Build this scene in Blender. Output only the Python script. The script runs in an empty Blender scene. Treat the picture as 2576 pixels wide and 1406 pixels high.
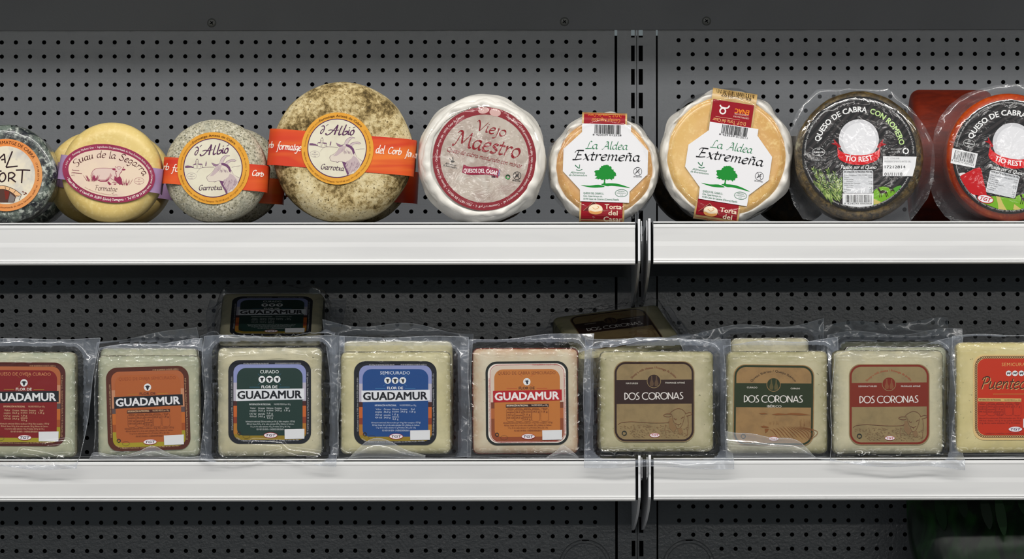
import bpy, math, random
from mathutils import Vector, Matrix, noise
from mathutils.geometry import tessellate_polygon

# ------------------------------------------------------------------ camera, world, lights, exposure
S = bpy.context.scene
COL = S.collection
U = 0.0004            # metres per photo pixel in the plane of the shelf fronts (y = 0)
DIST = 6.0            # camera to that plane
EYE = 1.35            # lens height
CX, CY = 1288.0, 900.0
DEPTH = 0.343         # shelf front to perforated back panel

cam_d = bpy.data.cameras.new('camera')
cam = bpy.data.objects.new('camera', cam_d)
COL.objects.link(cam)
cam.location = (0, -DIST, EYE)
cam.rotation_euler = (math.radians(90), math.radians(0.07), 0)
cam_d.sensor_width = 36
cam_d.lens = 36 * DIST / (2576 * U)
cam_d.shift_x = 0
cam_d.shift_y = (CY - 703) / 2576.0
cam_d.clip_end = 100
S.camera = cam

w = bpy.data.worlds.new('store_air'); S.world = w; w.use_nodes = True
w.node_tree.nodes['Background'].inputs[0].default_value = (0.82, 0.96, 1.0, 1)
w.node_tree.nodes['Background'].inputs[1].default_value = 0.135

def strip_light(y, z, length, width, watts, x=0.0, col=(1, 0.97, 0.93)):
    d = bpy.data.lights.new('ceiling_tube', 'AREA')
    d.shape = 'RECTANGLE'; d.size = length; d.size_y = width; d.energy = watts; d.color = col
    o = bpy.data.objects.new('ceiling_tube', d); COL.objects.link(o)
    o.location = (x, y, z)
    v = Vector((x, 0.1, EYE)) - Vector((x, y, z))      # tubes in reflectors that face the case
    o.rotation_euler = v.to_track_quat('-Z', 'Y').to_euler()
    return o
# ceiling tubes above the aisle, an added second row and a farther row
strip_light(-1.25, EYE + 1.27, 5.0, 0.10, 45, 0.0)
strip_light(-2.70, EYE + 1.45, 4.4, 0.10, 13, 0.2)  # second row, added to get more highlights on the bag film
strip_light(-9.0, EYE + 0.75, 7.0, 0.05, 28, -0.3)

S.view_settings.view_transform = 'Standard'
S.view_settings.look = 'None'
S.view_settings.gamma = 1.0
S.view_settings.use_curve_mapping = False
S.view_settings.exposure = 0.25
S.cycles.transparent_max_bounces = 32
S.cycles.max_bounces = 8
R = random.Random(7)

# ------------------------------------------------------------------ helpers
def X(px, y=0.0): return (px - CX) * U * (DIST + y) / DIST
def Zp(py, y=0.0): return EYE + (CY - py) * U * (DIST + y) / DIST
def lin(c):
    return tuple(((v / 255.0) / 12.92 if v / 255.0 <= 0.04045 else ((v / 255.0 + 0.055) / 1.055) ** 2.4) for v in c)

def mesh(name, verts, faces, mats, parent=None, smooth=False, idx=None):
    m = bpy.data.meshes.new(name)
    m.from_pydata([tuple(v) for v in verts], [], faces)
    for mt in (mats if isinstance(mats, (list, tuple)) else [mats]): m.materials.append(mt)
    if idx: m.polygons.foreach_set('material_index', idx)
    if smooth: m.polygons.foreach_set('use_smooth', [True] * len(m.polygons))
    m.update()
    o = bpy.data.objects.new(name, m); COL.objects.link(o)
    if parent: o.parent = parent
    return o

def thing(name, label, cat, loc, group=None, rot=(0, 0, 0)):
    o = bpy.data.objects.new(name, None); COL.objects.link(o)
    o.empty_display_size = 0.02
    o.location = loc; o.rotation_euler = rot
    o['label'] = label; o['category'] = cat
    if group: o['group'] = group
    return o

def copy_tree(o, parent=None):
    c = o.copy(); COL.objects.link(c); c.parent = parent
    for ch in list(o.children): copy_tree(ch, c)
    return c

class B:
    """collects verts / faces"""
    def __init__(s): s.v = []; s.f = []; s.i = []
    def add(s, vs, fs, mi=0):
        n = len(s.v); s.v += [tuple(v) for v in vs]; s.f += [tuple(k + n for k in f) for f in fs]; s.i += [mi] * len(fs)
    def box(s, x0, x1, y0, y1, z0, z1, mi=0):
        s.add([(x0,y0,z0),(x1,y0,z0),(x1,y1,z0),(x0,y1,z0),(x0,y0,z1),(x1,y0,z1),(x1,y1,z1),(x0,y1,z1)],
              [(0,3,2,1),(4,5,6,7),(0,1,5,4),(1,2,6,5),(2,3,7,6),(3,0,4,7)], mi)
    def extr(s, prof, x0, x1, mi=0):
        """profile [(y,z)] counter-clockwise seen from +x, extruded along x"""
        n = len(prof)
        vs = [(x0, a, b) for a, b in prof] + [(x1, a, b) for a, b in prof]
        fs = [(i, i + n, (i + 1) % n + n, (i + 1) % n) for i in range(n)]
        fs += [tuple(range(n)), tuple(range(2 * n - 1, n - 1, -1))]
        s.add(vs, fs, mi)
    def build(s, name, mats, parent=None, smooth=False): return mesh(name, s.v, s.f, mats, parent, smooth, s.i)

# ------------------------------------------------------------------ materials
MATS = {}
def newmat(name):
    m = bpy.data.materials.new(name); m.use_nodes = True
    return m, m.node_tree.nodes, m.node_tree.links, m.node_tree.nodes['Principled BSDF']

def ink(c, rough=0.45, spec=0.18, name='ink'):
    k = ('ink', c, rough, spec)
    if k not in MATS:
        m, N, L, b = newmat(name)
        b.inputs['Base Color'].default_value = (*lin(c), 1)
        b.inputs['Roughness'].default_value = rough
        b.inputs['Specular IOR Level'].default_value = spec
        MATS[k] = m
    return MATS[k]

def coords(N, L, scale=(1, 1, 1)):
    tc = N.new('ShaderNodeTexCoord'); mp = N.new('ShaderNodeMapping'); oi = N.new('ShaderNodeObjectInfo')
    mul = N.new('ShaderNodeMath'); mul.operation = 'MULTIPLY'; mul.inputs[1].default_value = 3.0
    L.new(oi.outputs['Random'], mul.inputs[0])
    cb = N.new('ShaderNodeCombineXYZ')
    for i in range(3): L.new(mul.outputs[0], cb.inputs[i])
    L.new(tc.outputs['Object'], mp.inputs[0]); L.new(cb.outputs[0], mp.inputs['Location'])
    mp.inputs['Scale'].default_value = scale
    return mp.outputs[0]

def noise_node(N, L, vec, scale, detail=4, rough=0.55, dist=0.0):
    n = N.new('ShaderNodeTexNoise'); n.inputs['Scale'].default_value = scale
    n.inputs['Detail'].default_value = detail; n.inputs['Roughness'].default_value = rough
    n.inputs['Distortion'].default_value = dist
    L.new(vec, n.inputs['Vector']); return n.outputs['Fac']

def ramp(N, L, fac, stops):
    r = N.new('ShaderNodeValToRGB'); e = r.color_ramp.elements
    while len(e) < len(stops): e.new(0.5)
    for k, (p, c) in enumerate(stops):
        e[k].position = p; e[k].color = (*lin(c), 1)
    L.new(fac, r.inputs[0]); return r.outputs[0]

def mixc(N, L, fac, a, b):
    m = N.new('ShaderNodeMix'); m.data_type = 'RGBA'
    if isinstance(fac, (int, float)): m.inputs[0].default_value = fac
    else: L.new(fac, m.inputs[0])
    for s_, v in ((6, a), (7, b)):
        if isinstance(v, tuple): m.inputs[s_].default_value = (*lin(v), 1)
        else: L.new(v, m.inputs[s_])
    return m.outputs[2]

def rangef(N, L, fac, a, b):
    m = N.new('ShaderNodeMapRange'); m.inputs[1].default_value = a; m.inputs[2].default_value = b
    L.new(fac, m.inputs[0]); return m.outputs[0]

def bump(N, L, b, h, strength, dist):
    n = N.new('ShaderNodeBump'); n.inputs['Strength'].default_value = strength; n.inputs['Distance'].default_value = dist
    L.new(h, n.inputs['Height']); L.new(n.outputs[0], b.inputs['Normal'])

def mottled(name, base, layers, rough=0.5, spec=0.4, bmp=(90, 0.3, 0.001), coat=0.0, coat_rough=0.15, scale=(1, 1, 1)):
    """layers: (noise scale, lo, hi, colour, detail)"""
    m, N, L, b = newmat(name)
    v = coords(N, L, scale)
    col = base
    for sc, lo, hi, c, det in layers:
        f = rangef(N, L, noise_node(N, L, v, sc, det, 0.6, 0.3), lo, hi)
        col = mixc(N, L, f, col, c)
    if isinstance(col, tuple): b.inputs['Base Color'].default_value = (*lin(col), 1)
    else: L.new(col, b.inputs['Base Color'])
    b.inputs['Roughness'].default_value = rough; b.inputs['Specular IOR Level'].default_value = spec
    b.inputs['Coat Weight'].default_value = coat; b.inputs['Coat Roughness'].default_value = coat_rough
    if bmp: bump(N, L, b, noise_node(N, L, v, bmp[0], 5, 0.6), bmp[1], bmp[2])
    return m

M_panel = mottled('grey_powder_coat', (101, 103, 107), [(4, 0.35, 0.7, (95, 98, 101), 3)], rough=0.13, spec=0.6, bmp=(340, 0.4, 0.0006))
M_header = mottled('dark_grey_paint', (98, 100, 103), [(5, 0.4, 0.7, (90, 92, 95), 3)], rough=0.45, spec=0.35, bmp=(420, 0.3, 0.0004))
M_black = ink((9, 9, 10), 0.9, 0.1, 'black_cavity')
M_rail = mottled('white_plastic', (226, 226, 226), [(30, 0.45, 0.7, (216, 216, 217), 3)], rough=0.34, spec=0.5, bmp=(300, 0.05, 0.0003), scale=(0.12, 1, 1))
M_steel = ink((232, 233, 236), 0.35, 0.5, 'white_enamel')
M_shelf = ink((150, 152, 156), 0.4, 0.5, 'grey_enamel')
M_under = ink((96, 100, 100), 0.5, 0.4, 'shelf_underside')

M_ash = mottled('ashen_rind', (20, 24, 32), [(60, 0.42, 0.58, (104, 116, 106), 7), (220, 0.50, 0.62, (186, 192, 182), 7), (28, 0.5, 0.62, (18, 22, 32), 6), (160, 0.56, 0.66, (14, 17, 24), 6)],
                rough=0.4, spec=0.5, bmp=(70, 0.8, 0.0022), coat=0.8, coat_rough=0.13)
M_yellow = mottled('yellow_rind', (226, 200, 128), [(18, 0.4, 0.7, (214, 184, 106), 4), (260, 0.5, 0.75, (234, 212, 146), 3)], rough=0.42, spec=0.4, bmp=(160, 0.15, 0.0006))
M_grey = mottled('speckled_grey_rind', (202, 196, 174), [(120, 0.42, 0.62, (172, 166, 142), 6), (520, 0.50, 0.62, (104, 102, 86), 6), (380, 0.56, 0.68, (228, 224, 210), 5), (30, 0.5, 0.7, (166, 166, 150), 4)],
                 rough=0.85, spec=0.15, bmp=(420, 0.7, 0.0010))
def brown_rind():
    m, N, L, b = newmat('mottled_brown_rind'); v = coords(N, L)
    def mth(op, x, y):
        n = N.new('ShaderNodeMath'); n.operation = op
        for s_, q in enumerate((x, y)):
            if isinstance(q, (int, float)): n.inputs[s_].default_value = q
            else: L.new(q, n.inputs[s_])
        return n.outputs[0]
    f = mth('ADD', mth('MULTIPLY', noise_node(N, L, v, 17, 4, 0.55, 0.6), 0.55), mth('MULTIPLY', noise_node(N, L, v, 190, 9, 0.75), 0.45))
    c = ramp(N, L, f, [(0.385, (70, 58, 36)), (0.43, (112, 94, 58)), (0.475, (176, 154, 106)), (0.52, (214, 196, 150)), (0.60, (230, 216, 176))])
    c = mixc(N, L, rangef(N, L, noise_node(N, L, v, 480, 4), 0.58, 0.68), c, (92, 76, 48))
    L.new(c, b.inputs['Base Color']); b.inputs['Roughness'].default_value = 0.85; b.inputs['Specular IOR Level'].default_value = 0.15
    bump(N, L, b, noise_node(N, L, v, 260, 6, 0.7), 0.8, 0.0012); return m
M_brown = brown_rind()
M_paper = mottled('white_wrapping_paper', (232, 228, 220), [(22, 0.5, 0.75, (206, 202, 194), 4)], rough=0.42, spec=0.45, bmp=(60, 0.5, 0.0016), coat=0.35, coat_rough=0.2)
M_mould = mottled('pale_moulded_rind', (196, 184, 172), [(40, 0.42, 0.64, (172, 154, 144), 5), (90, 0.52, 0.7, (206, 198, 188), 5), (26, 0.56, 0.72, (150, 132, 120), 5)],
                  rough=0.5, spec=0.3, bmp=(60, 0.2, 0.0008))
M_tan = mottled('tan_rind', (212, 164, 98), [(10, 0.4, 0.68, (190, 132, 76), 4), (180, 0.5, 0.72, (224, 184, 122), 4)], rough=0.45, spec=0.4, bmp=(220, 0.25, 0.0006), coat=0.6, coat_rough=0.12)
M_tan2 = mottled('golden_tan_rind', (222, 180, 108), [(10, 0.4, 0.68, (206, 154, 84), 4), (180, 0.5, 0.72, (232, 198, 132), 4)], rough=0.45, spec=0.4, bmp=(220, 0.25, 0.0006), coat=0.6, coat_rough=0.12)
M_herb = mottled('rosemary_crust', (72, 58, 34), [(150, 0.46, 0.6, (112, 92, 52), 5), (240, 0.55, 0.66, (36, 30, 18), 4), (60, 0.66, 0.74, (150, 146, 120), 3)],
                 rough=0.4, spec=0.5, bmp=(200, 0.9, 0.0018), coat=0.9, coat_rough=0.08)
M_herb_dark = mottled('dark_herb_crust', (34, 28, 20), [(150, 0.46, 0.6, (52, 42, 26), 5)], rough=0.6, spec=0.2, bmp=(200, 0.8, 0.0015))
M_paprika = mottled('paprika_rind', (190, 68, 10), [(22, 0.4, 0.7, (146, 38, 6), 5), (200, 0.5, 0.7, (204, 92, 20), 4)], rough=0.4, spec=0.5, bmp=(60, 0.3, 0.001), coat=0.8, coat_rough=0.1)
M_paprika_dark = mottled('dark_paprika_rind', (108, 30, 8), [(30, 0.4, 0.7, (72, 16, 5), 5)], rough=0.6, spec=0.25, bmp=(40, 0.4, 0.002), scale=(1, 1, 3))

def cheese_mat(name, base, spot, dark=(120, 118, 90), margin=(164, 162, 132)):
    m = mottled(name, base, [(24, 0.42, 0.7, spot, 5), (60, 0.5, 0.75, tuple(int(c * 0.9) for c in base), 6), (300, 0.70, 0.76, dark, 2)], rough=0.45, spec=0.35, bmp=(150, 0.25, 0.0006))
    N, L = m.node_tree.nodes, m.node_tree.links; b = N['Principled BSDF']      # mould creeping in from the rind
    src = b.inputs['Base Color'].links[0].from_socket
    at = N.new('ShaderNodeAttribute'); at.attribute_name = 'margin'
    v = coords(N, L); n1 = noise_node(N, L, v, 70, 5, 0.65)
    ad = N.new('ShaderNodeMath'); ad.operation = 'MULTIPLY'; L.new(at.outputs['Fac'], ad.inputs[0]); L.new(rangef(N, L, n1, 0.25, 0.62), ad.inputs[1])
    L.new(mixc(N, L, ad.outputs[0], src, margin), b.inputs['Base Color'])
    return m
def rind_mat(name, base, dark):
    return mottled(name, base, [(60, 0.4, 0.62, dark, 5)], rough=0.6, spec=0.3, bmp=(140, 0.9, 0.002), scale=(1, 0.5, 1.4))

def film_mat(name, haze=0.10, rough=0.07, bscale=55, bstr=0.5, tint=(225, 230, 238), base=0.06):
    m, N, L, b = newmat(name)
    N.remove(b)
    out = N['Material Output']
    v = coords(N, L)
    h = noise_node(N, L, v, bscale, 3, 0.5, 1.5)
    bp = N.new('ShaderNodeBump'); bp.inputs['Strength'].default_value = bstr; bp.inputs['Distance'].default_value = 0.002
    L.new(h, bp.inputs['Height'])
    tr = N.new('ShaderNodeBsdfTransparent')
    df = N.new('ShaderNodeBsdfDiffuse'); df.inputs[0].default_value = (*lin(tint), 1)
    tl = N.new('ShaderNodeBsdfTranslucent'); tl.inputs[0].default_value = (*lin(tint), 1)
    mx0 = N.new('ShaderNodeMixShader'); mx0.inputs[0].default_value = 0.4
    L.new(df.outputs[0], mx0.inputs[1]); L.new(tl.outputs[0], mx0.inputs[2])
    mx = N.new('ShaderNodeMixShader'); mx.inputs[0].default_value = haze
    L.new(tr.outputs[0], mx.inputs[1]); L.new(mx0.outputs[0], mx.inputs[2])
    gl = N.new('ShaderNodeBsdfGlossy'); gl.inputs['Roughness'].default_value = rough
    gl.inputs['Color'].default_value = (1, 1, 1, 1)
    L.new(bp.outputs[0], gl.inputs['Normal'])
    lw = N.new('ShaderNodeLayerWeight'); lw.inputs[0].default_value = 0.5
    L.new(bp.outputs[0], lw.inputs['Normal'])
    pw = N.new('ShaderNodeMath'); pw.operation = 'POWER'; pw.inputs[1].default_value = 5.0
    L.new(lw.outputs['Facing'], pw.inputs[0])
    fr = N.new('ShaderNodeMath'); fr.operation = 'MULTIPLY_ADD'; fr.inputs[1].default_value = 0.8; fr.inputs[2].default_value = base
    L.new(pw.outputs[0], fr.inputs[0])
    mx2 = N.new('ShaderNodeMixShader')
    L.new(fr.outputs[0], mx2.inputs[0]); L.new(mx.outputs[0], mx2.inputs[1]); L.new(gl.outputs[0], mx2.inputs[2])
    L.new(mx2.outputs[0], out.inputs['Surface'])
    return m
M_film = film_mat('clear_vacuum_film', 0.006, 0.12, 40, 0.03)
M_flange = film_mat('clear_sealed_film', 0.25, 0.15, 36, 0.3, (206, 216, 234), 0.08)
M_fold = film_mat('folded_film', 0.22, 0.12, 40, 0.4)
M_skirt = film_mat('clear_skirt_film', 0.085, 0.12, 60, 0.5)
M_shrink = film_mat('clear_shrink_film', 0.003, 0.07, 40, 0.4, base=0.04)

# ------------------------------------------------------------------ 2-D drawing kit for the printed labels
def catmull(pts, closed=False, n=5):
    if len(pts) < 3 and not closed: 
        return [tuple(p) for p in pts]
    P = [Vector((p[0], p[1])) for p in pts]; out = []
    m = len(P); seg = m if closed else m - 1
    for i in range(seg):
        p1, p2 = P[i % m], P[(i + 1) % m]
        p0 = P[(i - 1) % m] if (closed or i > 0) else p1 * 2 - p2
        p3 = P[(i + 2) % m] if (closed or i + 2 < m) else p2 * 2 - p1
        for k in range(n):
            t = k / n
            q = 0.5 * ((2 * p1) + (p2 - p0) * t + (2 * p0 - 5 * p1 + 4 * p2 - p3) * t * t + (3 * p1 - p0 - 3 * p2 + p3) * t ** 3)
            out.append((q.x, q.y))
    if not closed: out.append((P[-1].x, P[-1].y))
    return out

def circle(cx, cy, r, n=40, ry=None, a0=0.0, a1=360.0, rot=0.0):
    ry = r if ry is None else ry; out = []
    full = abs(a1 - a0) >= 359.9
    c, s = math.cos(math.radians(rot)), math.sin(math.radians(rot))
    for k in range(n if full else n + 1):
        a = math.radians(a0 + (a1 - a0) * k / n); x, y = r * math.cos(a), ry * math.sin(a)
        out.append((cx + x * c - y * s, cy + x * s + y * c))
    return out

def rrect(x0, y0, x1, y1, r, n=6, rb=None):
    rb = r if rb is None else rb; out = []
    for cx, cy, a, q in ((x1 - r, y0 + r, -90, r), (x1 - rb, y1 - rb, 0, rb), (x0 + rb, y1 - rb, 90, rb), (x0 + r, y0 + r, 180, r)):
        for k in range(n + 1):
            t = math.radians(a + 90 * k / n); out.append((cx + q * math.cos(t), cy + q * math.sin(t)))
    return out

def clip_half(pts, axis, lim, keep_greater):
    out = []; n = len(pts)
    ins = (lambda p: p[axis] >= lim) if keep_greater else (lambda p: p[axis] <= lim)
    for i in range(n):
        a, b = pts[i], pts[(i + 1) % n]
        if ins(a): out.append(a)
        if ins(a) != ins(b):
            t = (lim - a[axis]) / (b[axis] - a[axis])
            out.append((a[0] + (b[0] - a[0]) * t, a[1] + (b[1] - a[1]) * t))
    return out
def band(pts, y0, y1): return clip_half(clip_half(pts, 1, y0, True), 1, y1, False)

def ribbon(pts, width, closed=False, nib=None, taper=False):
    """pts -> (verts, quads); nib=(angle, min fraction) makes a broad-pen line"""
    n = len(pts); vs = []; fs = []
    for i in range(n):
        a = pts[(i - 1) % n] if (closed or i) else pts[0]
        b = pts[(i + 1) % n] if (closed or i < n - 1) else pts[-1]
        dx, dy = b[0] - a[0], b[1] - a[1]; l = math.hypot(dx, dy) or 1.0
        nx, ny = -dy / l, dx / l
        w_ = width
        if nib:
            ph = math.atan2(-dy, dx)
            w_ = width * max(nib[1], abs(math.sin(ph - math.radians(nib[0]))))
        if taper:
            t = i / max(1, n - 1); w_ *= max(0.15, min(1.0, 4 * t, 4 * (1 - t)))
        vs += [(pts[i][0] + nx * w_ / 2, pts[i][1] + ny * w_ / 2), (pts[i][0] - nx * w_ / 2, pts[i][1] - ny * w_ / 2)]
    for i in range(n if closed else n - 1):
        j = (i + 1) % n
        fs.append((2 * i, 2 * i + 1, 2 * j + 1, 2 * j))
    return vs, fs

GLY = {}
def type_mesh(s, bold=0.0, space=1.0, res=2):
    k = (s, bold, space, res)
    if k not in GLY:
        c = bpy.data.curves.new('type', 'FONT'); c.body = s; c.resolution_u = res; c.offset = bold; c.space_character = space
        o = bpy.data.objects.new('type', c)
        m = bpy.data.meshes.new_from_object(o)
        GLY[k] = ([(v.co.x, v.co.y) for v in m.vertices], [tuple(p.vertices) for p in m.polygons])
        bpy.data.objects.remove(o); bpy.data.curves.remove(c); bpy.data.meshes.remove(m)
    return GLY[k]

# single-stroke pen alphabet: x-height 10, capitals about 17; 'P' strokes are straight
PEN = {
 'a': (9.5, [[(7,9),(4.5,10),(1.5,8),(0.8,4),(2,0.8),(4.5,1),(7,5)],[(7.3,10),(6.8,4),(7,1),(8.5,0.5),(9.5,2)]]),
 'b': (9, [[(1.8,18),(1.2,9),(0.9,3),(2,0.3),(5,0.5),(7.5,4),(7,8.5),(5,10),(2.5,8),(1.2,5)]]),
 'c': (8, [[(7,8.5),(5.5,10),(2.5,9),(0.8,5),(2,1),(4.5,0.2),(7,1.8)]]),
 'd': (9.5, [[(7,9),(4.5,10),(1.5,8),(0.8,4),(2,0.8),(4.5,1),(7,5)],[(8.4,18),(7.4,10),(6.8,4),(7.2,0.8),(9,1)]]),
 'e': (8, [[(1.2,5),(4,5.6),(6.6,7.2),(6.3,9.5),(4.2,10),(1.6,7.8),(0.8,4),(2,0.8),(4.5,0.2),(7,1.8)]]),
 'f': (7, [[(8,17),(6,18),(4.5,15),(3.5,5),(2.5,-4),(0,-6)],[(1,9.5),(7,10)]]),
 'g': (9, [[(7,9),(4.5,10),(1.5,8),(0.8,4.5),(2,1.5),(4.5,1.8),(7,6)],[(7.4,10),(7,2),(6,-4),(3.5,-6.5),(0.5,-5)]]),
 'h': (9.5, [[(1.8,18),(1.2,9),(0.8,0)],[(1,5),(3.5,9.2),(6,10),(7,8),(6.5,3),(7,0.8),(9,1.5)]]),
 'i': (4.5, [[(1,9),(2,10),(1.6,4),(2,0.8),(3.8,1.5)],[(2.2,13.4),(2.9,14.2)]]),
 'j': (4.5, [[(1.5,9.3),(3,10),(2.6,0),(1.5,-5),(-1.5,-6.5)],[(2.8,13.4),(3.5,14.2)]]),
 'l': (4.5, [[(2.4,18),(1.7,8),(1.6,2),(2.6,0.3),(4.2,1.3)]]),
 'm': (13.5, [[(0.8,9),(1.8,10),(1.2,0)],[(1.5,5),(3.8,9.2),(5.6,10),(6.4,8),(5.9,0)],[(6.1,5),(8.4,9.2),(10.2,10),(11,8),(10.5,3),(11,0.8),(12.8,1.5)]]),
 'n': (9.5, [[(0.8,9),(1.8,10),(1.2,0)],[(1.5,5),(3.8,9.2),(6,10),(7,8),(6.5,3),(7,0.8),(8.8,1.5)]]),
 'o': (8.8, [[(4.5,10),(1.8,8.5),(0.8,4.5),(2.2,0.8),(4.5,0.1),(7,2.5),(7.5,6.5),(6,9.5),(4.2,10)]]),
 'p': (9, [[(1.2,9.2),(2.2,10),(1.6,0),(1,-6.5)],[(1.8,6),(4,9.5),(6.2,10),(7.8,7.5),(7,3),(4.5,0.2),(2,1.2)]]),
 'r': (7, [[(0.8,9),(1.8,10),(1.2,0)],[(1.5,5),(3.5,9.2),(5.5,10),(6.8,9)]]),
 's': (7, [[(6,8.8),(4.5,10),(2.2,9.2),(2.2,7),(5,4.8),(6,2.5),(4.5,0.3),(2.2,0.1),(0.6,1.4)]]),
 't': (6, [[(3.2,14.5),(2.4,6),(2.2,1.8),(3.4,0.2),(5.5,1.2)],[(0.3,9.6),(5.8,10)]]),
 'u': (9.5, [[(0.8,9.2),(1.8,10),(1.2,4),(2,0.8),(4.2,0.5),(7,4.5)],[(7.4,10),(6.8,4),(7.1,0.9),(9,1.3)]]),
 'x': (8.5, [[(1,9.2),(2.2,10),(3.5,7),(5.5,2),(6.8,0.2),(8.2,1)],[(7.8,9.8),(4.5,5),(0.6,0.2)]]),
 'A': (12, [[(-0.5,0),(1.5,0.6),(5,8),(8.5,16.5)],[(4.5,14.8),(5.6,16.6),(8.5,16.5)],[(8.5,16.5),(9.2,8),(10.4,0.2)],[(3.4,6),(9.5,6.5)]]),
 'C': (11.5, [[(11,14),(8.5,16.8),(4,15),(1,8),(2.5,1.5),(6.5,0),(10.5,3)]]),
 'E': (12, [[(1.2,12.5),(2.2,15.4),(5,16.6),(11.5,16.6)],[(5.8,16.4),(4.2,8),(2.5,0.8),(-0.4,0.2)],[(4,8.6),(9.6,9)],[(-0.4,0.2),(5,0.4),(10.5,2)]]),
 'F': (10.5, [[(1,14.5),(3,16.5),(11,16.5)],[(5,16.4),(4,8),(3,0)],[(3.8,8.8),(9,9.2)]]),
 'G': (12, [[(10.5,14),(8.5,16.8),(4,15),(1,8),(2.5,1.5),(6,0),(9,2.5),(9.6,7.5)],[(6.5,7.2),(11.5,7.8)]]),
 'L': (10, [[(8.5,15.6),(6.6,16.8),(5,14),(3.6,5),(2,0.8),(0,0.4)],[(0,0.4),(4,0.6),(9.8,1.2)]]),
 'M': (17.5, [[(-1,0.2),(1.2,0.6),(3.5,10),(5,16.5)],[(1,14),(2.2,16.2),(5,16.5)],[(5,16.5),(7.5,3)],[(7.5,3),(14,16.5)],[(14,16.5),(14,6),(15,0.6),(17,0.8)]]),
 'P': (11, [[(4.5,16),(3.5,8),(2.5,0)],[(0.8,12.5),(2,15.6),(5.5,17),(9.5,15.8),(10.5,12.5),(8,8.6),(4,8)]]),
 'Q': (14, [[(7,16.8),(3,14.5),(1,8),(3,1),(7,0),(11.5,3),(13,9),(11,15),(6.6,16.8)],[(6,2.5),(9,0),(13.5,-3)]]),
 'S': (10.5, [[(9.5,14.5),(7.5,16.8),(4,16),(2.8,12.8),(5,9.6),(8,6.5),(8.2,2.5),(5.5,0),(2,0.6),(0.2,2.8)]]),
 'V': (12, [[(0,14),(1.8,16.6),(4,12),(6,0)],[(6,0),(9,7),(13,16.6)]]),
 # art-deco capitals
 'D1': (10, [[(1,0),(1,16.5)],[(1,16.5),(5.5,15),(8.2,10),(7.2,4),(1,0)]]),
 'O1': (15.5, [[(7.5,16.6),(2.4,14.4),(0.4,8.3),(2.4,2.2),(7.5,0),(12.6,2.2),(14.6,8.3),(12.6,14.4),(7.5,16.6)]]),
 'S1': (9, [[(7.5,16.4),(4,16.2),(2,12.6),(4.4,9),(7.4,5.2),(6.4,1),(0.8,0.2)]]),
 'C1': (14, [[(13,15.4),(8,16.6),(2.6,14.4),(0.4,8.3),(2.6,2.2),(8,0),(13,1.4)]]),
 'R1': (10.5, [[(1,0),(1,16.5)],[(1,16.5),(6,15.8),(8.2,11.8),(6,7.4),(1.2,6)],[(4,6.6),(9,0)]]),
 'N1': (12.5, [[(1,0),(1,16.5)],[(1,16.5),(10.5,0)],[(10.5,0),(10.5,16.5)]]),
 'A1': (12.5, [[(0.4,0),(6,16.5)],[(6,16.5),(11.4,0)],[(2.2,4.4),(9.8,4.4)]]),
}
def pen_strokes(s, deco=False, track=0.0):
    x = 0.0; out = []
    acc = {'ó': ('o', [(4.2,12.6),(6.8,15.4)]), 'é': ('e', [(4.2,12.6),(6.8,15.4)]), 'á': ('a', [(4.2,12.6),(6.8,15.4)]), 'ñ': ('n', [(2,12.8),(3.6,14),(5.6,12.9),(7.4,13.9)])}
    for ch in s:
        if ch == ' ': x += 6.0; continue
        extra = None
        if ch in acc: ch, extra = acc[ch]
        adv, st = PEN[ch + '1' if deco else ch]
        for q in st: out.append([(x + a, b) for a, b in q])
        if extra: out.append([(x + a, b) for a, b in extra])
        x += adv + track
    return x - track, out

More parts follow.
